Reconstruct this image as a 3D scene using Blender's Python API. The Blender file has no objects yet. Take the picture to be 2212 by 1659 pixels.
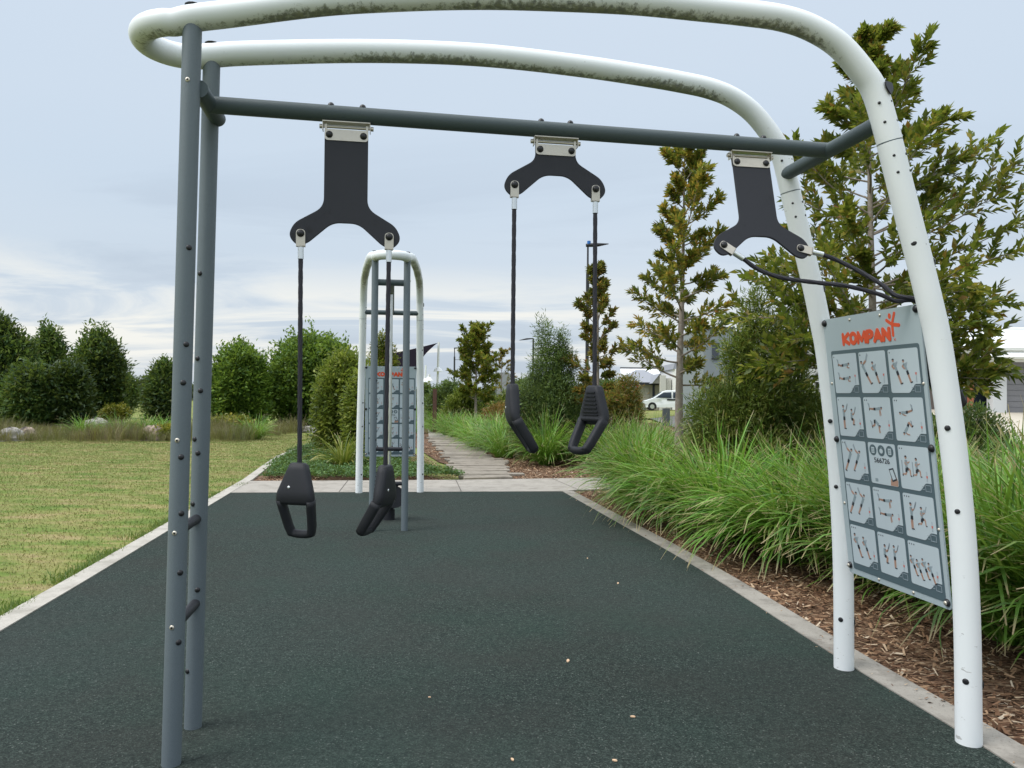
import bpy, math, random
import numpy as np
from mathutils import Vector, Matrix
R=math.radians
rnd=random.Random(7); rg=np.random.default_rng(11)
S=bpy.context.scene; COL=S.collection
# ------------------------------------------------------------ camera measure
FPX=1661.; CX=1106.; CY=829.5; CAMH=1.45; PITCH=R(.88); ROLL=R(.5)
CM=Matrix.Rotation(math.pi/2+PITCH,3,'X')@Matrix.Rotation(ROLL,3,'Z')
def ray(u,v): return CM@Vector(((u-CX)/FPX,-(v-CY)/FPX,-1))
def G(u,v,z=0):
    d=ray(u,v); t=(z-CAMH)/d.z; return Vector((0,0,CAMH))+d*t
def D(u,v,y):
    d=ray(u,v); return Vector((0,0,CAMH))+d*(y/d.y)
cam=bpy.data.cameras.new('camera'); co=bpy.data.objects.new('camera',cam); COL.objects.link(co)
co.location=(0,0,CAMH); co.rotation_euler=CM.to_euler()
cam.sensor_width=36; cam.lens=36*FPX/2212; cam.clip_end=3000; cam.clip_start=.05; S.camera=co
S.view_settings.view_transform='Standard'; S.view_settings.look='None'; S.view_settings.exposure=0; S.view_settings.gamma=1
# ------------------------------------------------------------ materials
def nt(m): m.use_nodes=True; t=m.node_tree; t.nodes.clear(); return t
class N:
    def __init__(s,t): s.t=t
    def __call__(s,ty,ins=None,**kw):
        n=s.t.nodes.new(ty)
        for k,v in kw.items(): setattr(n,k,v)
        for k,v in (ins or {}).items():
            sk=n.inputs[k]
            if hasattr(v,'links') or isinstance(v,bpy.types.NodeSocket): s.t.links.new(v,sk)
            else: sk.default_value=v
        return n
def ramp(n,fac,stops,interp='LINEAR'):
    r=n('ShaderNodeValToRGB',{'Fac':fac}); e=r.color_ramp; e.interpolation=interp
    while len(e.elements)<len(stops): e.elements.new(.5)
    for el,(p,c) in zip(e.elements,stops): el.position=p; el.color=(*c,1) if len(c)==3 else c
    return r.outputs['Color']
def c4(c): return (*c,1)
def mixc(n,f,a,b,bt='MIX'):
    m=n('ShaderNodeMix',data_type='RGBA',blend_type=bt)
    for i,v in ((0,f),(6,a),(7,b)):
        if isinstance(v,bpy.types.NodeSocket): n.t.links.new(v,m.inputs[i])
        else: m.inputs[i].default_value=v if not isinstance(v,tuple) or len(v)==4 else c4(v)
    return m.outputs[2]
def math_(n,op,a,b=0.,clamp=False):
    m=n('ShaderNodeMath',{0:a,1:b},operation=op); m.use_clamp=clamp; return m.outputs[0]
def noise(n,vec,scale,detail=4,rough=.55): return n('ShaderNodeTexNoise',{'Vector':vec,'Scale':scale,'Detail':detail,'Roughness':rough}).outputs['Fac']
def wpos(n): return n('ShaderNodeNewGeometry').outputs['Position']
MC={}
def paint(name,c,rough=.5,metal=0.,var=.08,vs=6.,bump=.0,bs=200.,spec=.5,dirt=None,dirt_scale=9.,dirt_amt=.5,fine=0.):
    if name in MC: return MC[name]
    m=bpy.data.materials.new(name); t=nt(m); n=N(t); p=wpos(n)
    f=noise(n,p,vs,5)
    col=mixc(n,math_(n,'MULTIPLY_ADD',f,1.),tuple(x*(1-var) for x in c),tuple(min(1,x*(1+var)) for x in c))
    if fine:
        ff=noise(n,p,bs*.6,2); col=mixc(n,ramp(n,ff,[(.35,(0,0,0)),(.65,(1,1,1))]),tuple(x*(1-fine) for x in c),col)
    if dirt:
        df=noise(n,p,dirt_scale,8,.7)
        col=mixc(n,ramp(n,df,[(dirt_amt,(0,0,0)),(dirt_amt+.12,(1,1,1))]),col,dirt)
    b=n('ShaderNodeBsdfPrincipled',{'Base Color':col,'Roughness':rough,'Metallic':metal,'Specular IOR Level':spec})
    if bump:
        bn=n('ShaderNodeBump',{'Height':noise(n,p,bs,3),'Strength':bump,'Distance':.002}); t.links.new(bn.outputs[0],b.inputs['Normal'])
    o=n('ShaderNodeOutputMaterial',{'Surface':b.outputs[0]}); MC[name]=m; return m
def leafmat(name,stops,tr=.35,rough=.5,clump=None,cs=1.2,tip=None,spec=.4):
    if name in MC: return MC[name]
    m=bpy.data.materials.new(name); t=nt(m); n=N(t); g=n('ShaderNodeNewGeometry')
    col=ramp(n,g.outputs['Random Per Island'],stops)
    if clump:
        cf=noise(n,g.outputs['Position'],cs,3); col=mixc(n,ramp(n,cf,[(.42,(0,0,0)),(.62,(1,1,1))]),col,mixc(n,.65,col,clump))
    if tip:
        a=n('ShaderNodeAttribute',attribute_name='tt'); tf=ramp(n,a.outputs['Fac'],[(.9,(0,0,0)),(.97,(1,1,1))])
        col=mixc(n,tf,col,tip)
    b=n('ShaderNodeBsdfPrincipled',{'Base Color':col,'Roughness':rough,'Specular IOR Level':spec})
    tl=n('ShaderNodeBsdfTranslucent',{'Color':mixc(n,.25,col,(.5,.6,.05),'MIX')})
    mx=n('ShaderNodeMixShader',{0:tr,1:b.outputs[0],2:tl.outputs[0]})
    n('ShaderNodeOutputMaterial',{'Surface':mx.outputs[0]}); MC[name]=m; return m
# ------------------------------------------------------------ objects
ORG={}
def finish(o,label=None,cat=None,group=None,kind=None):
    if label: o['label']=label
    if cat: o['category']=cat
    if group: o['group']=group
    if kind: o['kind']=kind
    return o
def thing(name,loc,label,cat,group=None):
    o=bpy.data.objects.new(name,None); o.empty_display_size=.1; o.location=loc; COL.objects.link(o); ORG[o.name]=Vector(loc)
    return finish(o,label,cat,group)
def mobj(name,V,F,mats,parent=None,smooth=False,mi=None,attr=None,origin=None,quads=None):
    me=bpy.data.meshes.new(name); V=np.asarray(V,dtype=np.float64).reshape(-1,3)
    og=ORG[parent.name] if parent else Vector(origin or (0,0,0))
    V=V-np.array(og)
    if quads is not None:
        q=np.asarray(quads,dtype=np.int32); k=q.shape[1]
        me.vertices.add(len(V)); me.vertices.foreach_set('co',V.ravel().astype(np.float32))
        me.loops.add(q.size); me.loops.foreach_set('vertex_index',q.ravel())
        me.polygons.add(len(q)); me.polygons.foreach_set('loop_start',np.arange(0,q.size,k,dtype=np.int32))
        me.update(calc_edges=True); me.validate()
    else:
        me.from_pydata([tuple(v) for v in V],[],F); me.update()
    for m in (mats if isinstance(mats,(list,tuple)) else [mats]): me.materials.append(m)
    if mi is not None: me.polygons.foreach_set('material_index',np.asarray(mi,dtype=np.int32))
    if smooth is True: me.polygons.foreach_set('use_smooth',np.ones(len(me.polygons),dtype=bool))
    elif smooth is not False: me.polygons.foreach_set('use_smooth',np.asarray(smooth,dtype=bool))
    if attr is not None:
        a=me.attributes.new('tt','FLOAT','POINT'); a.data.foreach_set('value',np.asarray(attr,dtype=np.float32))
    o=bpy.data.objects.new(name,me); COL.objects.link(o)
    if parent: o.parent=parent
    else: o.location=og
    ORG[o.name]=og; return o
class MB:
    def __init__(s): s.v=[];s.f=[];s.m=[];s.s=[];s.pc=[]
    def add(s,V,F,m=0,sm=False):
        s.pc.append((len(s.v),len(s.f))); b=len(s.v); s.v+= [tuple(x) for x in V]; s.f+=[tuple(i+b for i in f) for f in F]; s.m+=[m]*len(F); s.s+=[sm]*len(F); return s
    def box(s,c,sz,rot=None,m=0):
        c=Vector(c); h=Vector(sz)/2; V=[]
        for x in(-1,1):
            for y in(-1,1):
                for z in(-1,1):
                    q=Vector((x*h.x,y*h.y,z*h.z)); V.append((rot@q if rot else q)+c)
        return s.add(V,[(0,1,3,2),(4,6,7,5),(0,4,5,1),(2,3,7,6),(0,2,6,4),(1,5,7,3)],m)
    def tube(s,P,r,n=16,cap=True,m=0,twist=None,lobes=0,amp=0.):
        P=[Vector(p) for p in P]; rr=r if hasattr(r,'__len__') else [r]*len(P)
        T=[(P[min(i+1,len(P)-1)]-P[max(i-1,0)]).normalized() for i in range(len(P))]
        up=Vector((0,0,1)) if abs(T[0].z)<.9 else Vector((1,0,0)); a=T[0].cross(up).normalized(); V=[];d=0
        for i,p in enumerate(P):
            if i: a=(a-T[i]*a.dot(T[i])).normalized(); d+=(P[i]-P[i-1]).length
            b=T[i].cross(a)
            for j in range(n):
                th=2*math.pi*j/n; q=rr[i]*(1+(amp*math.cos(lobes*th-twist*d) if lobes else 0)); V.append(p+a*(q*math.cos(th))+b*(q*math.sin(th)))
        F=[(i*n+j,i*n+(j+1)%n,(i+1)*n+(j+1)%n,(i+1)*n+j) for i in range(len(P)-1) for j in range(n)]
        s.add(V,F,m,True)
        if cap: b=len(s.v); s.v+=[tuple(q) for q in V[:n]]+[tuple(q) for q in V[-n:]]; s.f+=[tuple(b+j for j in range(n))[::-1],tuple(b+n+j for j in range(n))]; s.m+=[m]*2; s.s+=[False]*2
        return s
    def prism(s,poly,o,ex,ey,ez,z0,z1,m=0):
        o=Vector(o);ex=Vector(ex);ey=Vector(ey);ez=Vector(ez);n=len(poly)
        V=[o+ex*x+ey*y+ez*z for z in(z0,z1) for x,y in poly]
        F=[tuple(range(n))[::-1],tuple(range(n,2*n))]+[(i,(i+1)%n,n+(i+1)%n,n+i) for i in range(n)]
        return s.add(V,F,m)
    def dome(s,c,nrm,r,h=None,m=0,n=12):
        nrm=Vector(nrm).normalized(); h=h or r; a=nrm.orthogonal().normalized(); b=nrm.cross(a); V=[];c=Vector(c)
        K=4
        for i in range(K):
            ph=math.pi/2*i/K
            for j in range(n):
                th=2*math.pi*j/n; V.append(c+(a*math.cos(th)+b*math.sin(th))*(r*math.cos(ph))+nrm*(h*math.sin(ph)))
        V.append(c+nrm*h); F=[(i*n+j,i*n+(j+1)%n,(i+1)*n+(j+1)%n,(i+1)*n+j) for i in range(K-1) for j in range(n)]
        F+=[((K-1)*n+j,(K-1)*n+(j+1)%n,K*n) for j in range(n)]
        return s.add(V,F,m,True)
    def each(s,name,mats,parent):
        P=s.pc+[(len(s.v),len(s.f))]; out=[]
        for (a,f0),(b,f1) in zip(P[:-1],P[1:]): out.append(mobj(name,s.v[a:b],[tuple(i-a for i in f) for f in s.f[f0:f1]],mats,parent,s.s[f0:f1],s.m[f0:f1]))
        return out
    def build(s,name,mats,parent=None,origin=None): return mobj(name,s.v,s.f,mats,parent,s.s,s.m,origin=origin)
def cr(P,k=8):
    P=[Vector(p) for p in P]; Q=[2*P[0]-P[1]]+P+[2*P[-1]-P[-2]]; out=[]
    for i in range(1,len(Q)-2):
        for j in range(k):
            t=j/k; a,b,c,d=Q[i-1:i+3]
            out.append(.5*((2*b)+(c-a)*t+(2*a-5*b+4*c-d)*t*t+(3*b-a-3*c+d)*t**3))
    return out+[P[-1]]
def bevel_mod(o,w=.003,seg=2):
    b=o.modifiers.new('bevel','BEVEL'); b.width=w; b.segments=seg; b.limit_method='ANGLE'; b.angle_limit=R(35); return o
def rpoly(pts,r,k=5):
    out=[]; n=len(pts)
    for i in range(n):
        rr=r[i] if hasattr(r,'__len__') else r
        p=Vector(pts[i]);a=(Vector(pts[i-1])-p);b=(Vector(pts[(i+1)%n])-p)
        q=min(rr,a.length*.49,b.length*.49)
        A=p+a.normalized()*q;B=p+b.normalized()*q
        for j in range(k+1):
            t=j/k; out.append(tuple((1-t)**2*A+2*t*(1-t)*p+t*t*B))
    return out
def textmesh(txt,size,weight=0.,extr=.0006,spacing=1.):
    c=bpy.data.curves.new('lettering','FONT'); c.body=txt; c.size=size; c.offset=weight; c.extrude=extr; c.align_x='LEFT'; c.space_character=spacing; c.resolution_u=3
    o=bpy.data.objects.new('lettering',c); COL.objects.link(o); bpy.context.view_layer.update()
    me=bpy.data.meshes.new_from_object(o.evaluated_get(bpy.context.evaluated_depsgraph_get()))
    V=[v.co.copy() for v in me.vertices]; F=[tuple(p.vertices) for p in me.polygons]
    bpy.data.objects.remove(o); bpy.data.meshes.remove(me); bpy.data.curves.remove(c); return V,F
def place_text(mb,txt,o,ex,ey,ez,w,h,weight=0.,m=0):
    V,F=textmesh(txt,1.,weight/h,.0005/h); x0=min(v.x for v in V);x1=max(v.x for v in V);y0=min(v.y for v in V);y1=max(v.y for v in V)
    mb.add([Vector(o)+Vector(ex)*((v.x-x0)/(x1-x0)*w)+Vector(ey)*((v.y-y0)/(y1-y0)*h)+Vector(ez)*(v.z*h) for v in V],F,m)
# ------------------------------------------------------------ world and sun
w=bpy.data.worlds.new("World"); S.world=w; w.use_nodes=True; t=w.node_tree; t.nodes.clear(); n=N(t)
sun_el=R(52); sun_az=R(248)   # azimuth measured clockwise from +Y
sky=n('ShaderNodeTexSky',sky_type='NISHITA',sun_disc=False,sun_elevation=sun_el,sun_rotation=sun_az,air_density=1.2,dust_density=3.)
tc=n('ShaderNodeTexCoord'); sep=n('ShaderNodeSeparateXYZ',{0:tc.outputs['Generated']})
x,y,z=sep.outputs
zz=math_(n,'MAXIMUM',z,0.); den=math_(n,'ADD',zz,.10)
pv=n('ShaderNodeCombineXYZ',{0:math_(n,'DIVIDE',x,den),1:math_(n,'DIVIDE',y,den),2:0.}).outputs[0]
pv2=n('ShaderNodeMapping',{'Vector':pv,'Scale':(.5,1.1,1.),'Rotation':(0,0,.12),'Location':(3.1,1.7,0)}).outputs[0]
n1=n('ShaderNodeTexNoise',{'Vector':pv2,'Scale':.8,'Detail':7.,'Roughness':.58,'Distortion':.9}).outputs['Fac']
pv3=n('ShaderNodeMapping',{'Vector':pv,'Scale':(.5,.8,1.),'Location':(9.1,4.7,0)}).outputs[0]
n2=noise(n,pv3,.5,4,.5)
# base colour by elevation
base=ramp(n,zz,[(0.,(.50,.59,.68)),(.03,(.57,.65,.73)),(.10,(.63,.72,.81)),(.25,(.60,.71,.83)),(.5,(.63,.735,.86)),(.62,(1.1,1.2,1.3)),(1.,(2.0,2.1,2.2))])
base=mixc(n,ramp(n,n2,[(.35,(0,0,0)),(.7,(1,1,1))]),base,mixc(n,.12,base,(.95,.97,1.)))
base=mixc(n,ramp(n,n2,[(.25,(.5,.5,.5)),(.45,(0,0,0))]),base,mixc(n,.22,base,(.42,.5,.62)))
band=math_(n,'MULTIPLY',ramp(n,zz,[(.012,(0,0,0)),(.045,(1,1,1)),(.11,(1,1,1)),(.17,(0,0,0))]),ramp(n,x,[(.0,(1,1,1)),(.35,(.25,.25,.25))]))
c1=mixc(n,math_(n,'MULTIPLY',band,ramp(n,n1,[(.42,(0,0,0)),(.56,(1,1,1))])),base,(.93,.93,.88))
dk=math_(n,'MULTIPLY',ramp(n,zz,[(.0,(.6,.6,.6)),(.03,(1,1,1)),(.2,(1,1,1)),(.34,(0,0,0))]),ramp(n,n1,[(.34,(1,1,1)),(.47,(0,0,0))]))
c1=mixc(n,math_(n,'MULTIPLY',dk,.35),c1,(.44,.52,.63))
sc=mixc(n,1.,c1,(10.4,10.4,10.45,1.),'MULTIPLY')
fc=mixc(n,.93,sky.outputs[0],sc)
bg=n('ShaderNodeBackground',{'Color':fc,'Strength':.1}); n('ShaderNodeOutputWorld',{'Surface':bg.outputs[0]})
sl=bpy.data.lights.new('sun','SUN'); sl.energy=2.3; sl.angle=R(30); sl.color=(1,.975,.93); so=bpy.data.objects.new('sun',sl); COL.objects.link(so)
sd=Vector((math.sin(sun_az)*math.cos(sun_el),math.cos(sun_az)*math.cos(sun_el),math.sin(sun_el)))
so.rotation_euler=sd.to_track_quat('Z','Y').to_euler(); so.location=(0,0,30)
# ------------------------------------------------------------ common materials
def whitemat(name,algae,var=.03,scuff=True):
    m=bpy.data.materials.new(name); t=nt(m); n=N(t); g=n('ShaderNodeNewGeometry'); p=g.outputs['Position']
    col=mixc(n,noise(n,p,3.,5),(.78,.82,.82),(.87,.89,.90))
    sp=noise(n,p,26.,6,.7); col=mixc(n,ramp(n,sp,[(.70,(0,0,0)),(.75,(1,1,1))]),col,(.45,.45,.42))
    sf=noise(n,n('ShaderNodeMapping',{'Vector':p,'Scale':(1,1,2.2)}).outputs[0],17.,5,.6); lo=math_(n,'MULTIPLY',math_(n,'SUBTRACT',1.15,n('ShaderNodeSeparateXYZ',{0:p}).outputs[2]),.06,True)
    col=mixc(n,ramp(n,math_(n,'ADD',sf,lo),[(.70,(0,0,0)),(.735,(.6,.6,.6))]),col,(.30,.29,.27))
    if algae:
        nz=n('ShaderNodeSeparateXYZ',{0:g.outputs['Normal']}).outputs[2]
        a=math_(n,'MULTIPLY_ADD',nz,-1.); a.node.inputs[2].default_value=-.52
        big=noise(n,p,1.6,2); fi=noise(n,n('ShaderNodeMapping',{'Vector':p,'Scale':(1,1,.7)}).outputs[0],38.,8,.75)
        s=math_(n,'ADD',a,math_(n,'MULTIPLY',math_(n,'SUBTRACT',big,.52),1.6)); s=math_(n,'ADD',s,math_(n,'MULTIPLY',math_(n,'SUBTRACT',fi,.5),2.2))
        pz=n('ShaderNodeSeparateXYZ',{0:p}).outputs[2]; hz=math_(n,'MULTIPLY',math_(n,'SUBTRACT',3.02,pz),2.6,True); hz=math_(n,'MINIMUM',hz,.9); s=math_(n,'SUBTRACT',s,hz); al=ramp(n,s,[(.12,(0,0,0)),(.42,(1,1,1))])
        ac=mixc(n,ramp(n,noise(n,p,60.,4),[(.4,(0,0,0)),(.6,(1,1,1))]),(.045,.05,.035),(.16,.17,.075))
        film=ramp(n,math_(n,'ADD',a,math_(n,'MULTIPLY',math_(n,'SUBTRACT',big,.5),.8)),[(.0,(0,0,0)),(.6,(.7,.7,.7))])
        col=mixc(n,film,col,(.50,.52,.43)); col=mixc(n,math_(n,'MULTIPLY',al,.75),col,ac)
    b=n('ShaderNodeBsdfPrincipled',{'Base Color':col,'Roughness':.42,'Specular IOR Level':.4})
    n('ShaderNodeOutputMaterial',{'Surface':b.outputs[0]}); return m
M_rail=whitemat('white_rail_paint',True); M_white=whitemat('white_leg_paint',False)
M_grey=paint('grey_powder_coat',(.135,.165,.182),.5,0,.12,9,.35,900,.45,fine=.12)
M_greybar=paint('dark_grey_bar',(.062,.085,.09),.5,0,.12,9,.35,900,.45,fine=.12)
M_black=paint('black_rubber',(.016,.017,.021),.55,0,.2,14,.3,500,.35)
M_cap=paint('black_plastic_cap',(.012,.012,.014),.4,0,.1,14,spec=.5)
M_plate=paint('charcoal_rubber_plate',(.027,.028,.034),.62,0,.25,5,.2,700,.3,dirt=(.018,.018,.02),dirt_scale=6,dirt_amt=.6)
M_steel=paint('brushed_steel',(.50,.46,.39),.42,.75,.25,28,.1,300)
M_alu=paint('aluminium_ferrule',(.70,.72,.72),.3,.85,.08,30)
M_chrome=paint('stainless_pole',(.62,.63,.62),.28,.9,.1,8)
M_rope=paint('black_rope',(.022,.021,.028),.6,0,.2,60,.2,600,.4)
M_pan=paint('panel_grey',(.40,.47,.50),.32,0,.05,2.5,spec=.5)
M_pand=paint('panel_slate',(.085,.125,.145),.35,0,.06,4)
M_cell=paint('panel_cell',(.50,.57,.61),.32,0,.05,3)
M_orange=paint('orange_print',(.72,.085,.025),.4,0,.05,8)
M_pr=[M_cell,paint('print_skin',(.40,.24,.18),.5),paint('print_shirt',(.25,.31,.34),.5),paint('print_dark',(.03,.035,.045),.5),paint('print_strap',(.28,.33,.37),.5),paint('print_red',(.55,.16,.13),.5),M_pand,paint('print_pale',(.40,.46,.50),.5)]
# ------------------------------------------------------------ gym frame
AX=R(9.25)
RAIL=[(-.03,.160,2.922),(.04,.170,2.94),(.18,.18,2.965),(.54,.222,3.022),(.83,.245,3.055),(1.13,.268,3.079),(1.41,.29,3.089),(1.79,.325,3.089),(2.10,.347,3.077),(2.28,.362,3.067),(2.44,.375,3.052),(2.57,.383,3.018),(2.693,.392,2.950),(2.80,.398,2.840),(2.86,.402,2.745),(2.92,.408,2.545)]
LEG=[(2.92,.408,2.545),(2.99,.412,2.28),(3.053,.416,2.05),(3.10,.422,1.86),(3.14,.427,1.675),(3.196,.436,1.28),(3.236,.444,.884),(3.256,.448,.49),(3.262,.45,0)]
def fig(mb,P,o,ex,ey,ez,zb):
    # P: head, neck, hip, kneeA, footA, kneeB, footB, elbowA, handA, elbowB, handB (cell units), straps list
    def st(a,b,w0,w1,m,z):
        a=Vector(a);b=Vector(b);d=b-a
        if d.length<1e-6:return
        q=Vector((-d.y,d.x)).normalized()
        mb.prism([tuple(a+q*w0),tuple(a-q*w0),tuple(b-q*w1),tuple(b+q*w1)],o,ex,ey,ez,zb,zb+z,m)
    h,nk,hip,ka,fa,kb,fb,ea,ha,eb,hb=P[:11]
    L=lambda a,b,t:tuple(Vector(a)*(1-t)+Vector(b)*t)
    s=P[12]
    for (a,b) in P[11]: st(a,b,.055*s,.055*s,4,.0004)
    for k_,f_ in((ka,fa),(kb,fb)):
        st(hip,k_,.10*s,.075*s,1,.0006); st(k_,f_,.075*s,.05*s,1,.0007); st(hip,L(hip,k_,.62),.13*s,.11*s,3,.0010)
        d=Vector(f_)-Vector(k_); q=Vector((-d.y,d.x)).normalized()*.16*s; st(f_,tuple(Vector(f_)+q),.05*s,.04*s,3,.0011)
    st(nk,hip,.155*s,.12*s,2,.0009)
    for e_,h_ in((ea,ha),(eb,hb)): st(nk,L(nk,e_,.5),.07*s,.06*s,2,.0012); st(L(nk,e_,.5),e_,.05*s,.045*s,1,.0012); st(e_,h_,.045*s,.035*s,1,.0013)
    c=[(h[0]+.115*s*math.cos(i*.785),h[1]+.13*s*math.sin(i*.785)) for i in range(8)]
    mb.prism(c,o,ex,ey,ez,zb,zb+.0012,1)
    c=[(h[0]+.13*s*math.cos(i*.6),h[1]+.02*s+.14*s*math.sin(i*.6)) for i in range(6)]
    mb.prism(c,o,ex,ey,ez,zb,zb+.0014,3)
def pose(kind,x,y,s=1.,mir=1):
    q={'plank':[(1.0,.30),(.80,.26),(.10,.22),(-.35,.20),(-.80,.36),(-.35,.14),(-.80,.28),(.78,-.05),(1.1,-.08),(.70,-.05),(1.0,-.12)],
     'plank2':[(1.0,.32),(.80,.30),(.10,.24),(-.35,.26),(-.85,.30),(-.35,.20),(-.85,.24),(.82,0),(.9,-.38),(.70,0),(.72,-.45)],
     'leanb':[(-.55,.95),(-.42,.72),(-.05,.1),(.25,-.35),(.6,-.85),(.2,-.4),(.5,-.88),(-.2,.95),(.05,1.15),(-.1,.9),(.1,1.05)],
     'leanf':[(-.30,.95),(-.2,.72),(.08,.1),(.3,-.4),(.52,-.9),(.22,-.42),(.4,-.92),(-.5,.5),(-.25,.25),(-.4,.45),(-.1,.3)],
     'stand':[(0,1.0),(0,.78),(.03,.1),(.05,-.4),(.05,-.95),(-.08,-.4),(-.1,-.95),(.2,.55),(.42,.72),(.15,.5),(.35,.66)],
     'squat':[(0,.75),(-.02,.52),(-.12,-.08),(.28,-.15),(.2,-.62),(.2,-.2),(.05,-.62),(.2,.35),(.42,.55),(.18,.3),(.38,.45)],
     'lunge':[(0,.9),(0,.68),(0,.02),(.38,-.05),(.42,-.55),(-.12,-.45),(-.5,-.45),(.2,.45),(.42,.6),(-.15,.4),(.1,.3)],
     'supine':[(-.85,-.1),(-.62,-.05),(-.0,0),(.42,.12),(.9,.25),(.42,.06),(.9,.18),(-.4,-.22),(-.1,-.28),(-.35,-.25),(0,-.3)],
     'bridge':[(-.55,-.6),(-.4,-.45),(.05,.1),(.25,.5),(.7,.1),(.2,.45),(.6,.05),(-.1,-.62),(.2,-.66),(-.1,-.65),(.25,-.7)],
     'pike':[(.5,-.1),(.3,.1),(-.2,.55),(-.3,.05),(-.7,-.05),(-.25,.0),(-.65,-.12),(.42,-.3),(.5,-.7),(.35,-.35),(.4,-.75)]}[kind]
    return [(x+mir*a*s,y+b*s) for a,b in q]
def panel_pics(mb,o,ex,ey,ez,cw,ch,rr):
    P=[['plank','plank'],['leanb','leanf'],['leanf','leanf'],['stand','squat'],['plank2','pike'],['supine','bridge'],['leanb','leanb'],None,['lunge','lunge'],['leanb','leanb'],['plank2','plank2'],['stand','lunge'],['leanf','leanf'],['squat','stand'],['leanf']*4]
    star=[1,1,1,1,2,2,2,0,2,2,3,3,3,3,3]
    for i in range(15):
        r,c=divmod(i,3); x0=.075+c*.302; x1=x0+.275; yt=.860-r*.1655; yb=yt-.150
        X=lambda f:x0*cw+(x1-x0)*cw*f; Y=lambda f:(yb+(yt-yb)*f)*ch
        if P[i]: poly=[(X(0),Y(0)),(X(.62),Y(0)),(X(.82),Y(.20)),(X(1),Y(.20)),(X(1),Y(1)),(X(0),Y(1))]; rad=[.012,.01,.01,.002,.012,.012]
        else: poly=[(X(0),Y(0)),(X(1),Y(0)),(X(1),Y(1)),(X(0),Y(1))]; rad=[.012]*4
        mb.prism(rpoly(poly,rad),o,ex,ey,ez,.0045,.0055,0)
        zb=.0055; u=(x1-x0)*cw
        if P[i]:
            vert=P[i][0] in('plank','plank2','supine'); nfg=len(P[i])
            for j,kd in enumerate(P[i]):
                if nfg==4: cx,cy,s=X(.13+.19*j),Y(.42-.06*(j%2)),u*.22
                elif vert: cx,cy,s=X(.42),Y(.66-.34*j) ,u*.24
                else: cx,cy,s=X(.24+.34*j),Y(.47),u*.27*(1.06-.1*j)
                mir=-1 if r in(2,3) and c==0 else 1
                q=pose(kd,cx,cy,s,mir); 
                if kd in('plank','plank2','supine','bridge','pike'): st=[(q[4],(q[4][0]-.01,q[4][1]+s*.55)),(q[6],(q[6][0]-.002,q[6][1]+s*.55))]
                elif kd=='lunge' and i==8: st=[(q[6],(q[6][0],q[6][1]+s*1.1))]
                else: st=[(q[8],(q[8][0]+mir*s*.25,q[8][1]+s*.55)),(q[10],(q[10][0]+mir*s*.28,q[10][1]+s*.55))]
                fig(mb,q+[st,s],o,ex,ey,ez,zb)
            q=pose('stand',X(.88),Y(.36),u*.13); z_=u*.13
            for a,b,w_,m_ in((q[1],q[2],.16,7),(q[2],q[4],.1,7),(q[2],q[6],.1,7)):
                a=Vector(a);b=Vector(b);d=(b-a);pp=Vector((-d.y,d.x)).normalized()*w_*z_
                mb.prism([tuple(a+pp),tuple(a-pp),tuple(b-pp),tuple(b+pp)],o,ex,ey,ez,zb,zb+.0005,m_)
            a=Vector(q[1 if r==0 else 2]); mb.prism([(a.x-.2*z_,a.y-.05*z_),(a.x+.2*z_,a.y-.05*z_),(a.x+.15*z_,a.y-.45*z_),(a.x-.15*z_,a.y-.45*z_)],o,ex,ey,ez,zb,zb+.0009,5)
            for (ax,ay,bx,by) in((.80,.02,.97,.02),(.80,.155,.97,.155),(.80,.02,.80,.155),(.97,.02,.97,.155),(.70,.05,.76,.05),(.70,.12,.76,.12)):
                wv=.0012; mb.prism([(X(ax)-wv,Y(ay)-wv),(X(bx)+wv,Y(ay)-wv),(X(bx)+wv,Y(by)+wv),(X(ax)-wv,Y(by)+wv)],o,ex,ey,ez,.0045,.0058,4)
            for k_ in range(star[i]):
                cx,cy=X(.06+.075*k_),Y(.93); sp=[(cx+(.0048 if j%2==0 else .002)*math.sin(j*math.pi/5),cy+(.0048 if j%2==0 else .002)*math.cos(j*math.pi/5)) for j in range(10)]
                mb.prism(sp,o,ex,ey,ez,zb,zb+.0006,3)
        else:
            for k_ in range(3):
                cx,cy=X(.18+.31*k_),Y(.82); mb.prism([(cx+.027*math.cos(a*.393),cy+.027*math.sin(a*.393)) for a in range(16)],o,ex,ey,ez,zb,zb+.0007,6)
                if k_==1:
                    mb.prism([(cx+.013*math.cos(a*.52),cy-.002+.012*math.sin(a*.52)) for a in range(12)],o,ex,ey,ez,zb,zb+.0012,0)
                    mb.prism([(cx-.001,cy+.009),(cx+.006,cy+.016),(cx+.003,cy+.017)],o,ex,ey,ez,zb,zb+.0012,0)
                else:
                    mb.prism([(cx-.011,cy-.015),(cx+.011,cy-.015),(cx+.011,cy+.014),(cx-.011,cy+.014)],o,ex,ey,ez,zb,zb+.0012,0)
                    for l in range(3): mb.prism([(cx-.007,cy-.009+l*.007),(cx+.007,cy-.009+l*.007),(cx+.007,cy-.0065+l*.007),(cx-.007,cy-.0065+l*.007)],o,ex,ey,ez,zb,zb+.0016,6)
            place_text(mb,'566726',o+ex*X(.20)+ey*Y(.52)+ez*(zb+.0012),ex,ey,ez,u*.56,.024,.0,3)
            hnd=[(.72,.0),(.98,.0),(1.0,.12),(.93,.25),(.80,.25),(.74,.14)]; mb.prism([(X(a),Y(b+.01)) for a,b in hnd],o,ex,ey,ez,zb,zb+.0006,1)
            ph=[(.70,.40),(.86,.44),(.97,.16),(.80,.10)]; mb.prism([(X(a),Y(b)) for a,b in ph],o,ex,ey,ez,zb,zb+.0009,3)
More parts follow.
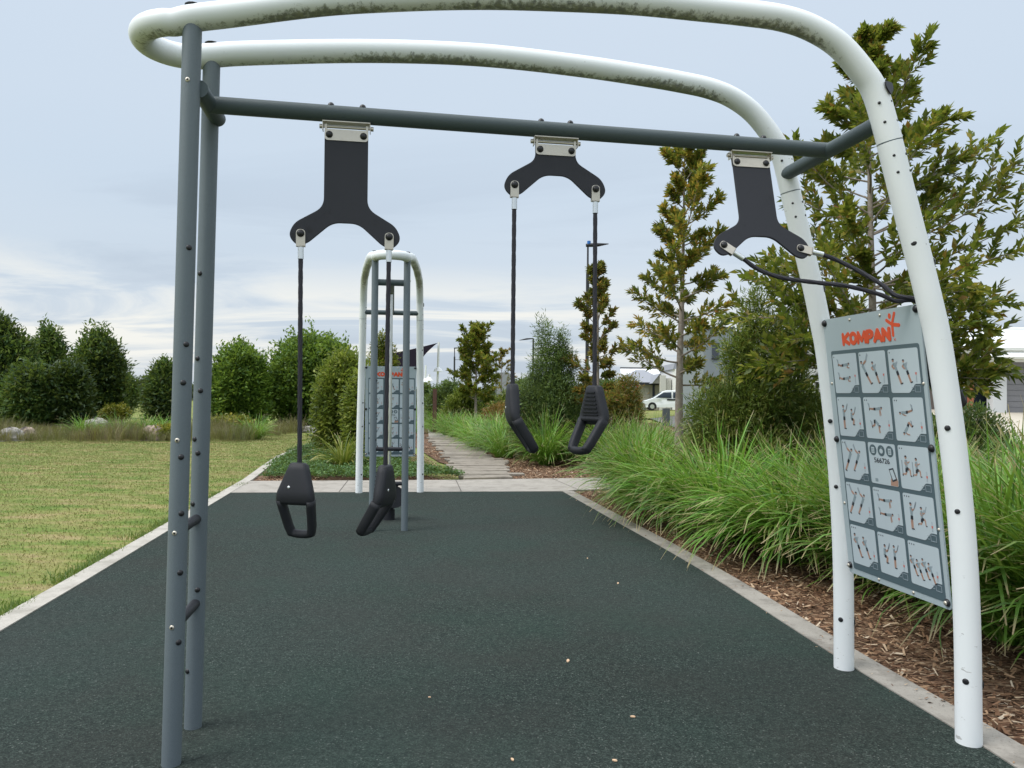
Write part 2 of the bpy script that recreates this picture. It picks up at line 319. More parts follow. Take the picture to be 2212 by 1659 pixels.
            ph=[(.73,.37),(.84,.40),(.93,.19),(.82,.15)]; mb.prism([(X(a),Y(b)) for a,b in ph],o,ex,ey,ez,zb,zb+.0012,0)
            mb.prism([(X(.16),Y(.05)),(X(.26),Y(.05)),(X(.26),Y(.13)),(X(.16),Y(.13))],o,ex,ey,ez,zb,zb+.0006,2)
def gym_frame(O,ang,label,rungs,bar=True):
    ca,sa=math.cos(ang),math.sin(ang); A=Vector((ca,sa,0));K=Vector((-sa,ca,0)); O=Vector(O)
    W=lambda a,k,z:O+A*a+K*k+Vector((0,0,z))
    root=thing('outdoor_gym_frame',O,label,'gym frame','exercise frames on the rubber pad')
    pts=[W(a,-w_,z) for a,w_,z in reversed(RAIL)]+[W(-.03-.165*math.sin(t),-.160*math.cos(t),2.922-.006*math.sin(t)) for t in np.linspace(.25,math.pi-.25,9)]+[W(a,w_,z) for a,w_,z in RAIL]
    mb=MB(); mb.tube(cr(pts,7),.0515,28); rail=mb.build('top_rail',M_rail,root)
    mb=MB()
    for s in(-1,1):
        mb.dome(W(.04,s*.17,2.99),(0,0,1),.034,.006)
    mb.each('rail_cap',M_cap,root)
    for s in(-1,1):
        lp=cr([W(a,s*w_,z-(.004 if i==0 else 0)) for i,(a,w_,z) in enumerate(LEG)],7)
        mb=MB(); mb.tube(lp,.0515,28); lg=mb.build('leg',M_white,root)
        mb=MB()   # seam screws and plugs
        for zc,(a0,w0) in {2.70:(2.872,.404),2.62:(2.897,.405),2.48:(2.937,.409),2.41:(2.955,.410)}.items():
            for sg in(-1,1):
                nn=(A*(sg*.55)-K*.85+Vector((0,0,sg*.1))).normalized(); mb.dome(W(a0,s*w0,zc)+nn*.050,nn,.0065,.005)
        for (a0,w0,zc,sz) in((3.04,.416,2.11,.013),(3.185,.434,1.33,.012),(3.225,.442,.98,.011),(3.258,.449,.27,.013)):
            nn=(-A*.75-K*.66).normalized(); mb.dome(W(a0,s*w0,zc)+nn*.0505,nn,sz,.004)
        for (a0,w0,zc) in((3.06,.416,2.03),(3.24,.445,.80),(3.26,.45,.25)):
            nn=(A*.9-K*.4).normalized(); mb.dome(W(a0,s*w0,zc)+nn*.0495,nn,.022,.008)
        mb.each('bolt_cap',M_cap,root)
        mb=MB(); mb.tube([W(2.9194,s*.408,2.5455),W(2.9200,s*.408,2.5430)],.0519,28); mb.each('seam_ring',M_pand,root)
    # shield cap on the near leg
    nn=(A*.35-K*.9+Vector((0,0,.18))).normalized(); tx=nn.cross(Vector((0,0,1))).normalized(); ty=tx.cross(nn)
    mb=MB(); mb.prism(rpoly([(-.024,.026),(.024,.026),(.024,-.002),(0,-.034),(-.024,-.002)],.008),W(2.868,-.404,2.75)+nn*.050,tx,ty,nn,0,.006); mb.build('shield_cap',M_cap,root)
    for s in(-1,1):
        mb=MB(); mb.tube([W(0,s*.17,0),W(.037,s*.17,2.93)],.0365,24); mb.build('post',M_grey,root)
        mb=MB(); mb2=MB()
        caps=[(2.02,.55),(1.64,.55),(1.49,.35),(1.20,.35),(.98,.55),(.75,.6),(.48,.65)] if s<0 else [(1.97,-.5),(1.60,-.5),(1.46,.0),(1.25,-.6),(1.19,-.1),(.97,-.6),(.25,-.7),(.6,.3)]
        for zc,off in caps:
            nn=(-K*math.cos(off)+A*math.sin(off)); mb.dome(W(.037*zc/2.93,s*.17,zc)+nn*.0355,nn,.0115,.007)
        for zc in((2.68,1.265,.905,.54) if s<0 else ()):
            nn=(-K*math.cos(-.1)+A*math.sin(-.1)); c0=W(.037*zc/2.93,s*.17,zc)+nn*.0362
            mb2.dome(c0,nn,.0095,.004); mb.dome(c0+nn*.0032,nn,.0045,.0016)
        mb.each('bolt_cap',M_cap,root)
        if mb2.v: mb2.each('bolt',M_steel,root)
    mb=MB(); mb.tube([W(.065,-.17,2.66),W(.065,.17,2.66)],.035,20); mb.tube([W(2.885,-.40,2.633),W(2.885,.40,2.633)],.035,20); mb.each('cross_rung',M_greybar,root)
    mb=MB(); mb.tube([W(.065,0,2.66),W(2.885,0,2.636)],.0355,24); mb.build('top_bar',M_greybar,root)
    for zc in rungs:
        mb=MB(); mb.tube([W(.008,-.15,zc),W(.008,.15,zc)],.021,16); mb.build('grip_rung',M_black,root)
    # instruction panel
    o=W(3.245,.37,.535); ex=-K; up=(W(3.088,.37,1.865)-o); hgt=up.length; ey=up.normalized(); ez=ex.cross(ey).normalized()
    if ez.dot(A)>0: ez=-ez
    cw=.74
    mb=MB(); mb.prism(rpoly([(0,0),(cw,0),(cw,hgt),(0,hgt)],.012),o,ex,ey,ez,-.006,.002); pn=mb.build('instruction_panel',M_pan,root)
    mb=MB(); mb.prism(rpoly([(.06*cw,.022*hgt),(.968*cw,.022*hgt),(.968*cw,.874*hgt),(.06*cw,.874*hgt)],.014),o,ex,ey,ez,.0025,.004); mb.build('picture_border',M_pand,pn)
    mb=MB(); panel_pics(mb,o,ex,ey,ez,cw,hgt,.01); mb.build('exercise_pictures',M_pr,pn)
    
    mb=MB()
    def st(a,b,w0):
        a=Vector(a);b=Vector(b);d=(b-a);q=Vector((-d.y,d.x)).normalized(); dn=d.normalized()
        poly=[]
        for i in range(7): th=-math.pi/2+math.pi*i/6; poly.append(tuple(b+dn*(w0*math.cos(th))+q*(w0*math.sin(th))))
        for i in range(7): th=math.pi/2+math.pi*i/6; poly.append(tuple(a+dn*(w0*math.cos(th))+q*(w0*math.sin(th))))
        return poly
    X=lambda a:a*cw; Y=lambda b:b*hgt
    OO=[(.5+.5*math.cos(a),.5+.5*math.sin(a)) for a in np.linspace(0,2*math.pi,15)]
    LT=[(.155,[[(0,0),(0,1)],[(1,1),(.08,.48),(1,0)]]),(.15,[OO]),(.19,[[(0,0),(.08,1),(.5,.15),(.92,1),(1,0)]]),(.135,[[(0,0),(0,1),(.65,1),(1,.83),(1,.62),(.65,.45),(0,.45)]]),(.165,[[(0,0),(.5,1),(1,0)],[(.2,.3),(.8,.3)]]),(.15,[[(0,0),(0,1),(1,0),(1,1)]])]
    xx=.208; hh_=.0104; kz=0
    for wl,strs in LT:
        w_=wl*.515-.018
        for pl in strs:
            for a_,b_ in zip(pl[:-1],pl[1:]):
                q=lambda t_:(X(xx+.009+t_[0]*w_)+.002,Y(.896+t_[1]*.036))
                mb.prism(st(q(a_),q(b_),hh_ if wl!=.19 else .0088),o,ex,ey,ez,.002,.0030+.00006*kz); kz+=1
        xx+=wl*.515+.0045
    mb.build('lettering',M_orange,pn); mb=MB()
    for k_,pl in enumerate((st((X(.745),Y(.908)),(X(.745),Y(.948)),.0078),st((X(.745),Y(.945)),(X(.695),Y(.962)),.0078),st((X(.745),Y(.945)),(X(.808),Y(.940)),.0085),st((X(.745),Y(.948)),(X(.775),Y(.982)),.0075),[(X(.727)+.010*math.cos(a*.4),Y(.975)+.013*math.sin(a*.4)) for a in range(16)])):
        mb.prism(pl,o,ex,ey,ez,.002,.0030+.0001*k_)
    for k_ in range(12): pass
    mb.build('emblem',M_orange,pn)
    mb=MB(); cxx,cyy=X(.757),Y(.893)
    mb.prism([(cxx+.007*math.cos(a*.52),cyy+.007*math.sin(a*.52)) for a in range(12)],o,ex,ey,ez,.002,.0026,0); mb.prism([(cxx+.0056*math.cos(a*.52),cyy+.0056*math.sin(a*.52)) for a in range(12)],o,ex,ey,ez,.002,.0030,1)
    place_text(mb,'R',o+ex*(cxx-.0026)+ey*(cyy-.0034)+ez*.0034,ex,ey,ez,.005,.007,.0,0); mb.build('registered_mark',[M_orange,M_pan],pn)
    mb=MB();mb2=MB()
    for a_,b_ in((.018,.985),(.975,.985),(.018,.528),(.982,.528),(.018,.03),(.978,.022)): mb.dome(o+ex*X(a_)+ey*Y(b_)+ez*.002,ez,.018,.015)
    for a_,b_ in((.018,.03),(.978,.022)): mb2.dome(o+ex*X(a_)+ey*Y(b_)+ez*.0125,ez,.011,.007)
    for a_,b_ in((.313,.984),(.635,.983),(.03,.748),(.97,.74),(.028,.276),(.97,.261),(.336,.014),(.678,.013)): mb2.dome(o+ex*X(a_)+ey*Y(b_)+ez*.002,ez,.0078,.006)
    mb.each('panel_bolt_cap',M_cap,pn); mb2.each('panel_screw',M_steel,pn)
    return W,root
U1,F1=gym_frame((-1.346,3.196,0),AX,'near exercise frame with three hanging straps, arched white rail, grey posts and pictogram panel',(.905,.54))
U2,F2=gym_frame((-1.305,8.22,0),R(98.75),'far exercise frame seen end-on behind the left strap handles',(.87,.50))
# ------------------------------------------------------------ suspension trainers
def handle_mesh(name,pos,yaw,parent,tilt=0.):
    # local: x width, y bend direction, z down; stirrup grip
    def prof(sd): # outer half width at distance sd from top
        return np.interp(sd,[0,.012,.11,.135,.26,.292,.305],[.032,.036,.072,.077,.062,.050,.036])
    def hole(sd): return np.interp(sd,[.147,.152,.25,.268,.272],[.0,.046,.036,.024,.0])
    th=lambda sd:np.interp(sd,[0,.01,.10,.14,.29,.305],[.017,.0225,.0235,.0205,.0185,.012])
    def bend(xx,yy,sd):
        s0=.115; ang=R(33)
        if sd>s0:
            t=min(1,(sd-s0)/.03); an=ang*t; base=s0; dd=sd-s0
            # arc then straight
            if t<1: yb=dd*math.sin(an/2); zb=dd*math.cos(an/2)
            else: yb=.03*math.sin(ang/2)+(dd-.03)*math.sin(ang); zb=.03*math.cos(ang/2)+(dd-.03)*math.cos(ang)
            return Vector((xx,yb+yy*math.cos(an),-(base+zb)+yy*math.sin(an)))
        return Vector((xx,yy,-sd))
    rot=Matrix.Rotation(yaw,3,'Z')@Matrix.Rotation(tilt,3,'X'); pos=Vector(pos)
    mb=MB(); T=lambda q:pos+rot@(q*1.12)
    # upper solid as lofted rounded sections
    def loft(secs):
        k=len(secs[0]); V=[T(q) for s_ in secs for q in s_]
        F=[(i*k+j,i*k+(j+1)%k,(i+1)*k+(j+1)%k,(i+1)*k+j) for i in range(len(secs)-1) for j in range(k)]
        F+=[tuple(range(k))[::-1],tuple((len(secs)-1)*k+j for j in range(k))]
        mb.add(V,F,0,True)
    def sec(cx,hw,ht,sd,k=16,e=.45):
        out=[]
        for j in range(k):
            a=2*math.pi*j/k; c,s_=math.cos(a),math.sin(a)
            out.append(bend(cx+hw*math.copysign(abs(c)**e,c),ht*math.copysign(abs(s_)**e,s_),sd))
        return out
    loft([sec(0,prof(s_)*(.8 if s_==0 else 1),th(s_)*(.8 if s_==0 else 1),s_) for s_ in(0,.006,.03,.06,.09,.11,.12,.13,.14,.15)])
    for sg in(-1,1):
        ss=[.14,.16,.19,.22,.25,.275,.285]
        loft([sec(sg*(prof(s_)-.014),.0145,th(s_),s_,12,.6) for s_ in ss])
    # bottom bar
    secs=[]
    for t_ in np.linspace(-1,1,9):
        xx=t_*.052; sdc=.284-.010*abs(t_)**2.5
        secs.append([bend(xx,th(.28)*.95*math.sin(a),sdc+.0155*math.cos(a)) for a in np.linspace(0,2*math.pi,12,endpoint=False)])
    loft(secs)
    for i in range(7):   # grip ribs
        sd=.028+i*.0155; hw=prof(sd)*.62
        mb.add([T(bend(sx*hw,th(sd)+.0048 if k_ else th(sd)-.002,sd+dz)) for sx in(-1,1) for dz in(-.0022,.0022) for k_ in(0,1)],[(0,1,3,2),(4,6,7,5),(0,4,5,1),(2,3,7,6),(0,2,6,4),(1,5,7,3)],0)
    h=mb.build(name,M_black,parent)
    mb=MB(); mb.dome(T(bend(-.02,-th(.1)+.001,.095)),rot@Vector((0,-1,0)),.0065,.003); mb.build('grip_screw',M_alu,h)
    return h
def trainer(ac,zh,label,yaws,ropes=None,swing=0.,skew=0.):
    W=U1; A=(W(1,0,0)-W(0,0,0)); K=(W(0,1,0)-W(0,0,0)); Z=Vector((0,0,1))
    zb=2.66-.024*ac/2.82-.0355
    root=thing('suspension_trainer',W(ac,0,zb),label,'suspension strap','strap trainers hanging from the grey bar')
    piv=W(ac,0,zb-.024); dn=(-Z*math.cos(swing)-K*math.sin(swing)); up=-dn; nm=A.cross(up).normalized(); 
    if nm.dot(K)>0: nm=-nm   # towards the camera
    Lp=zh; hw=.092
    # plate polygon (x along bar, y up, origin pivot)
    s=.186; r=.052; yj=-Lp+.118
    pl=[(-hw,-.012),(hw,-.012),(hw+ skew*0,yj),(s+.030,-Lp+.045),(s+.052,-Lp-.012),(s+.015,-Lp-.052),(s-.028,-Lp-.040),(.055,-Lp+.052),(-.055,-Lp+.052),(-s+.028,-Lp-.040),(-s-.015,-Lp-.052),(-s-.052,-Lp-.012),(-s-.030,-Lp+.045),(-hw,yj)]
    pl=rpoly(pl,[.012,.012,.04,.03,.04,.04,.02,.035,.035,.02,.04,.04,.03,.04],6)
    mb=MB(); mb.prism(pl,piv,A,up,nm,-.006,.006); bevel_mod(mb.build('strap_plate',M_plate,root),.0025,2)
    # hinge bracket
    mb=MB(); Q=lambda x,y,z_=0.:piv+A*x+Z*y+K*z_
    mb.box(Q(0,.0215),(.2,.05,.004),Matrix((A,K,Z)).transposed())
    for sg in(-1,1): mb.box(Q(sg*.0995,.004),(.003,.036,.036),Matrix((A,K,Z)).transposed())
    mb.build('hinge_bracket',M_steel,root)
    mb=MB(); mb.tube([Q(-.114,.004),Q(.114,.004)],.0062,12); mb.tube([Q(-.114,.004),Q(-.102,.004)],.0095,12); mb.tube([Q(.102,.004),Q(.114,.004)],.0095,12); mb.build('hinge_pin',M_steel,root)
    mb=MB(); cl=rpoly([(-.092,.013),(-.082,.013),(-.082,-.008),(.082,-.008),(.082,.013),(.092,.013),(.092,-.056),(-.092,-.056)],[.003,.003,.003,.003,.003,.003,.016,.016])
    mb.prism(cl,piv,A,up,nm,.0065,.0095); mb.prism(cl,piv,A,up,nm,-.0095,-.0065); mb.each('clamp_plate',M_steel,root)
    mb=MB()
    for sg in(-1,1):
        mb.dome(piv+A*(sg*.072)+up*-.032+nm*.0095,nm,.0155,.012); mb.dome(W(ac+sg*.067,0,zb+.0705),Z,.0145,.015)
    mb.each('bolt_cap',M_cap,root)
    for i,sg in enumerate((-1,1)):
        hole=piv+A*(sg*s)+up*-Lp
        rp=ropes[i] if ropes else [hole,W(*yaws[i][1])]
        dirn=(Vector(rp[1])-hole).normalized(); side=dirn.cross(nm).normalized(); 
        mb=MB(); sh=rpoly([(-.019,.018),(.019,.018),(.019,-.055),(-.019,-.055)],[.018,.018,.003,.003])
        for z0 in(.0065,-.0095): mb.prism(sh,hole,side,-dirn,nm,z0,z0+.003)
        mb.prism([(-.019,-.052),(.019,-.052),(.019,-.0555),(-.019,-.0555)],hole,side,-dirn,nm,-.0095,.0095); mb.build('shackle',M_steel,root)
        mb=MB(); mb.dome(hole+nm*.0095,nm,.0165,.013); mb.build('shackle_cap',M_cap,root)
        f0=hole+dirn*.058; f1=hole+dirn*.108
        mb=MB(); mb.tube([f0-dirn*.004,f0],.006,10); mb.tube([f0,f1],.0125,16); mb.build('ferrule',M_alu,root)
        P=[f1-dirn*.004]+([Vector(q) for q in rp[2:]] if ropes else [Vector(rp[-1])-Vector((0,0,0))])
        if ropes: P=cr(P,10)
        tot=sum((P[j+1]-P[j]).length for j in range(len(P)-1)); ns=int(tot/.0045); out=[];acc=[0]
        for j in range(len(P)-1): acc.append(acc[-1]+(P[j+1]-P[j]).length)
        for q in np.linspace(0,tot,ns):
            j=min(max(int(np.searchsorted(acc,q))-1,0),len(P)-2); tt=(q-acc[j])/(acc[j+1]-acc[j]); out.append(P[j].lerp(P[j+1],tt))
        mb=MB(); mb.tube(out,.0092,24,twist=95.,lobes=6,amp=.11); mb.build('rope',M_rope,root)
        e=P[-1]; handle_mesh('handle',e,yaws[i][0],root,yaws[i][2] if len(yaws[i])>2 else 0.)
    return root
trainer(.632,.462,'long black strap plate at the left, two ropes hanging straight with low handles',[(R(-14),(.453,0,1.157),-R(13)),(R(74),(.813,0,1.147))])
trainer(1.553,.198,'short black strap plate at mid bar with two ropes reaching waist height',[(R(-80),(1.366,0,1.504)),(R(126),(1.742,0,1.500))])
def dpt(u,v,k): # point on plane k of unit 1
    d=ray(u,v); o=Vector((0,0,CAMH)); O=Vector((-1.346,3.196,0)); K=Vector((-math.sin(AX),math.cos(AX),0)); t=((O-o).dot(K)+k)/d.dot(K); return o+d*t
zb3=2.66-.024*2.487/2.82-.0355-.024; sw=R(15)
hL=U1(2.487-.186,-math.sin(sw)*.462,zb3-.462*math.cos(sw)); hR=U1(2.487+.186,-math.sin(sw)*.462,zb3-.462*math.cos(sw))
r3a=[hL,dpt(1610,562,-.14),dpt(1640,583,-.15),dpt(1690,600,-.18),dpt(1760,610,-.22),dpt(1830,618,-.26),dpt(1900,636,-.29),dpt(1935,650,-.31),U1(3.10,-.32,1.885),U1(3.15,-.33,1.84),U1(3.17,-.33,1.75)]
r3b=[hR,dpt(1785,552,-.14),dpt(1810,563,-.15),dpt(1860,588,-.20),dpt(1905,615,-.26),dpt(1935,638,-.30),U1(3.10,-.345,1.885),U1(3.15,-.355,1.83),U1(3.17,-.36,1.72)]
trainer(2.487,.462,'long black strap plate by the white legs, its ropes slung sideways over the panel top',[(R(-90),None),(R(-90),None)],ropes=[r3a,r3b],swing=sw)
# magnetic bell on a pole in the far frame
root=thing('bell_pole',U2(.75,0,0),'thin stainless pole with a black weight bell inside the far exercise frame','exercise pole')
mb=MB(); mb.tube([U2(.75,0,0.0),U2(.75,0,2.62)],.021,16); mb.build('pole',M_chrome,root)
mb=MB(); mb.tube([U2(.75,0,0),U2(.75,0,.12)],.07,20); mb.tube([U2(.75,0,.12),U2(.75,0,.42)],[.055,.075],20); mb.tube([U2(.66,-.05,.27),U2(.60,-.065,.28)],.125,24); mb.tube([U2(.68,-.03,.27),U2(.86,.02,.27)],.115,24); mb.build('weight_bell',M_black,root)
mb=MB(); 
for sg in(-1,1): mb.tube(cr([U2(.70,sg*.04,.34),U2(.62,sg*.10,.42),U2(.45,sg*.12,.46)],5),.016,10)
mb.tube([U2(.45,-.12,.46),U2(.45,.12,.46)],.014,10); mb.build('bell_handle',M_black,root)
# ------------------------------------------------------------ ground
def sheet(name,poly,z,mat,sub=None):
    me_=[(x,y,z) for x,y in poly]; o=mobj(name,me_,[tuple(range(len(poly)))],mat); o['kind']='structure'; return o
def grassmat(name,far=False):
    m=bpy.data.materials.new(name); t=nt(m); n=N(t); p=wpos(n)
    big=noise(n,p,.35,5,.6); mid=noise(n,n('ShaderNodeMapping',{'Vector':p,'Rotation':(0,0,.5),'Scale':(1.2,3.5,1)}).outputs[0],.9,6,.65); fi=noise(n,p,55.,4,.7)
    col=ramp(n,mid,[(.34,(.11,.19,.03)),(.44,(.19,.24,.055)),(.54,(.29,.27,.095)),(.64,(.38,.30,.15))])
    col=mixc(n,ramp(n,big,[(.38,(0,0,0)),(.6,(1,1,1))]),mixc(n,.5,col,(.13,.19,.035)),col)
    col=mixc(n,ramp(n,fi,[(.3,(.45,.45,.45)),(.55,(0,0,0))]),col,(.05,.07,.02))
    b=n('ShaderNodeBsdfPrincipled',{'Base Color':col,'Roughness':.8,'Specular IOR Level':.15})
    bn=n('ShaderNodeBump',{'Height':noise(n,p,70.,4,.7),'Strength':.6,'Distance':.02}); t.links.new(bn.outputs[0],b.inputs['Normal'])
    n('ShaderNodeOutputMaterial',{'Surface':b.outputs[0]}); return m
M_lawn=grassmat('lawn_turf')
def rubbermat():
    m=bpy.data.materials.new('rubber_granules'); t=nt(m); n=N(t); p=wpos(n)
    v=n('ShaderNodeTexVoronoi',{'Vector':p,'Scale':170.}); hs=n('ShaderNodeSeparateColor',{0:v.outputs['Color']}).outputs
    col=ramp(n,hs[0],[(0,(.009,.014,.012)),(.35,(.021,.032,.027)),(.6,(.032,.047,.040)),(.85,(.052,.072,.061)),(.98,(.080,.102,.088)),(.996,(.18,.20,.18))])
    f=noise(n,p,1.1,4,.6); col=mixc(n,ramp(n,f,[(.42,(0,0,0)),(.60,(1,1,1))]),col,mixc(n,.35,col,(.040,.038,.034)))
    f2=noise(n,n('ShaderNodeMapping',{'Vector':p,'Location':(5,2,0)}).outputs[0],.8,4,.6); col=mixc(n,ramp(n,f2,[(.5,(0,0,0)),(.72,(.35,.35,.35))]),col,(.022,.058,.042))
    f3=noise(n,p,.35,3); col=mixc(n,.06,col,(.12,.13,.12)); col=mixc(n,ramp(n,f3,[(.35,(.25,.25,.25)),(.6,(0,0,0))]),col,(.055,.075,.07))
    mc=noise(n,p,28.,5,.7); col=mixc(n,ramp(n,mc,[(.35,(.4,.4,.4)),(.55,(0,0,0))]),col,(.010,.016,.016))
    b=n('ShaderNodeBsdfPrincipled',{'Base Color':col,'Roughness':.9,'Specular IOR Level':.12})
    h=math_(n,'ADD',v.outputs['Distance'],noise(n,p,420.,3)); bn=n('ShaderNodeBump',{'Height':h,'Strength':.9,'Distance':.004}); t.links.new(bn.outputs[0],b.inputs['Normal'])
    n('ShaderNodeOutputMaterial',{'Surface':b.outputs[0]}); return m
def concmat(name,c,dark,sc=7.):
    m=bpy.data.materials.new(name); t=nt(m); n=N(t); p=wpos(n)
    col=mixc(n,noise(n,p,sc,8,.65),tuple(x*.72 for x in c),tuple(min(1,x*1.25) for x in c))
    col=mixc(n,ramp(n,noise(n,p,3.1,8,.7),[(.48,(0,0,0)),(.66,(.75,.75,.75))]),col,dark)
    col=mixc(n,ramp(n,noise(n,p,90.,4,.7),[(.3,(.6,.6,.6)),(.42,(0,0,0))]),col,tuple(x*.5 for x in dark))
    b=n('ShaderNodeBsdfPrincipled',{'Base Color':col,'Roughness':.85,'Specular IOR Level':.25})
    bn=n('ShaderNodeBump',{'Height':noise(n,p,120.,6,.7),'Strength':.5,'Distance':.004}); t.links.new(bn.outputs[0],b.inputs['Normal'])
    n('ShaderNodeOutputMaterial',{'Surface':b.outputs[0]}); return m
M_kerb=concmat('kerb_concrete',(.46,.43,.38),(.27,.25,.21)); M_slab=concmat('slab_concrete',(.37,.34,.30),(.22,.20,.17),4.)
def mulchmat():
    m=bpy.data.materials.new('mulch_ground'); t=nt(m); n=N(t); p=wpos(n)
    v=n('ShaderNodeTexVoronoi',{'Vector':n('ShaderNodeMapping',{'Vector':p,'Rotation':(0,0,.7),'Scale':(1,2.4,1)}).outputs[0],'Scale':38.,'Randomness':1.}); h=n('ShaderNodeSeparateColor',{0:v.outputs['Color']}).outputs
    col=ramp(n,h[0],[(0,(.035,.018,.011)),(.4,(.12,.062,.036)),(.7,(.22,.125,.075)),(.93,(.36,.24,.15)),(1,(.46,.35,.24))])
    col=mixc(n,ramp(n,noise(n,p,2.,4),[(.4,(.0,.0,.0)),(.65,(.6,.6,.6))]),col,(.06,.035,.022))
    b=n('ShaderNodeBsdfPrincipled',{'Base Color':col,'Roughness':.9,'Specular IOR Level':.2})
    bn=n('ShaderNodeBump',{'Height':h[1],'Strength':.8,'Distance':.01}); t.links.new(bn.outputs[0],b.inputs['Normal'])
    n('ShaderNodeOutputMaterial',{'Surface':b.outputs[0]}); return m
M_mulch=mulchmat()
sheet('ground',[(-900,-20),(900,-20),(900,1500),(-900,1500)],-.045,M_lawn)
# edges measured on the ground
LK=[(-2.30,-1.2),(-3.076,4.68),(-4.088,11.24)]            # pad left edge
RK=[(2.35,-1.2),(2.13,1.5),(1.985,3.2),(1.835,4.33),(1.585,6.6),(1.20,9.1),(.78,11.75)]
def off(P,d):  # offset polyline to the right by d
    out=[]
    for i,p in enumerate(P):
        a=Vector(P[max(i-1,0)]);b=Vector(P[min(i+1,len(P)-1)]); t_=(b-a).normalized(); out.append((p[0]+t_.y*d,p[1]-t_.x*d))
    return out
RKs=[tuple(v)[:2] for v in cr([(x,y,0) for x,y in RK],6)]
LKs=[tuple(v)[:2] for v in cr([(x,y,0) for x,y in LK],6)]
sheet('rubber_surface',LKs+RKs[::-1],0.,rubbermat())
def strip(name,P,w,z0,z1,mat):
    Q=off(P,w); k=len(P); V=[(x,y,z1) for x,y in P]+[(x,y,z1) for x,y in Q]+[(x,y,z0) for x,y in P]+[(x,y,z0) for x,y in Q]
    F=[(i,i+1,k+i+1,k+i) for i in range(k-1)]+[(2*k+i,2*k+i+1,i+1,i) for i in range(k-1)]+[(k+i,k+i+1,3*k+i+1,3*k+i) for i in range(k-1)]
    o=mobj(name,V,F,mat); o['kind']='structure'; return o
M_kerb2=concmat('weathered_kerb',(.33,.305,.27),(.16,.145,.125),5.)
strip('kerb_right',RKs,.17,-.05,.006,M_kerb2)
strip('kerb_left',LKs+[(-4.36,13.0),(-4.85,15.5),(-5.3,17.9),(-5.6,20.5),(-6.1,26)],-.155,-.05,.008,M_kerb)
slab=[(-4.11,11.24),(.80,11.75),(.98,11.9),(2.6,12.5),(2.9,14.1),(1.6,13.75),(-.9,13.2),(-4.35,12.75)]
mb=MB(); mb.prism(slab,(0,0,0),(1,0,0),(0,1,0),(0,0,1),-.05,.004); o=mb.build('concrete_path',M_slab); o['kind']='structure'
mb=MB()
for (x0,y0,x1,y1) in((-.75,11.6,-.95,13.2),(1.05,11.9,.72,13.5),(-2.55,11.42,-2.75,13.0)):
    d=Vector((x1-x0,y1-y0)).normalized(); q=Vector((-d.y,d.x))*.006
    mb.add([(x0+q.x,y0+q.y,.0065),(x0-q.x,y0-q.y,.0065),(x1-q.x,y1-q.y,.0065),(x1+q.x,y1+q.y,.0065)],[(0,1,2,3)])
o=mb.build('path_joints',paint('joint_dark',(.08,.07,.06),.9)); o['kind']='structure'
# mulch and beds
bedR=[(x+.16,y) for x,y in RKs]+[(.98,11.9),(2.6,12.5),(2.9,14.1),(1.6,13.75),(-.2,13.4),(-1.6,17),(-3.0,23),(-4.0,31),(-5.0,50),(3,60),(9,40),(12,20),(9,6),(7,-1.2)]
sheet('mulch_bed',bedR,-.022,M_mulch)
bedL=[(-4.36,12.75),(-4.85,15.5),(-5.3,17.9),(-5.6,20.5),(-6.1,26),(-6.5,34),(-5.2,34),(-4.1,26),(-3.1,19),(-2.1,15),(-1.05,13.2)]
sheet('garden_bed',bedL,-.020,M_mulch)
# sleeper path
ctr=lambda s:Vector((-0.92+(-2.9)*s-.0*s*s*1.0,13.3+s*17.5,0))
mb=MB(); M_sleep=concmat('sleeper_timber',(.30,.265,.22),(.15,.13,.105),9.)
L0=G(998,1030);R0=G(1118,1030); L1=G(931,949);R1=G(1024,949); L2=G(921,905); R2=G(946,905)
ii=0; sv=0.
yy=13.45
while yy<26.5:
    gap=rnd.uniform(.07,.13); bw=rnd.uniform(.20,.27)
    yc=yy+bw/2; s_=(yc-L0.y)/(L1.y-L0.y); xl=L0.x+(L1.x-L0.x)*s_; xr=R0.x+(R1.x-R0.x)*s_
    jl,jr=rnd.uniform(-.18,.12),rnd.uniform(-.14,.2); wd=(xr-xl)+jr-jl
    mb.box(Vector(((xl+xr)/2+(jl+jr)/2,yc,-.006+rnd.uniform(-.006,.010))),(wd,bw,.06),Matrix.Rotation(rnd.uniform(-.05,.03)+.16,3,'Z')@Matrix.Rotation(rnd.uniform(-.012,.012),3,'Y'))
    yy+=bw+gap
Q=[(L1.x-.25,26.9),(R1.x-.25,26.9),(R2.x,R2.y),(-4.9,42),(-6.5,60),(-7.2,60),(-5.7,42),(L2.x,L2.y)]
o=mb.build('sleeper_path',M_sleep); o['kind']='structure'; bevel_mod(o,.008,1)
mb=MB(); mb.prism(Q,(0,0,0),(1,0,0),(0,1,0),(0,0,1),-.05,.003); o=mb.build('far_path',M_slab); o['kind']='structure'
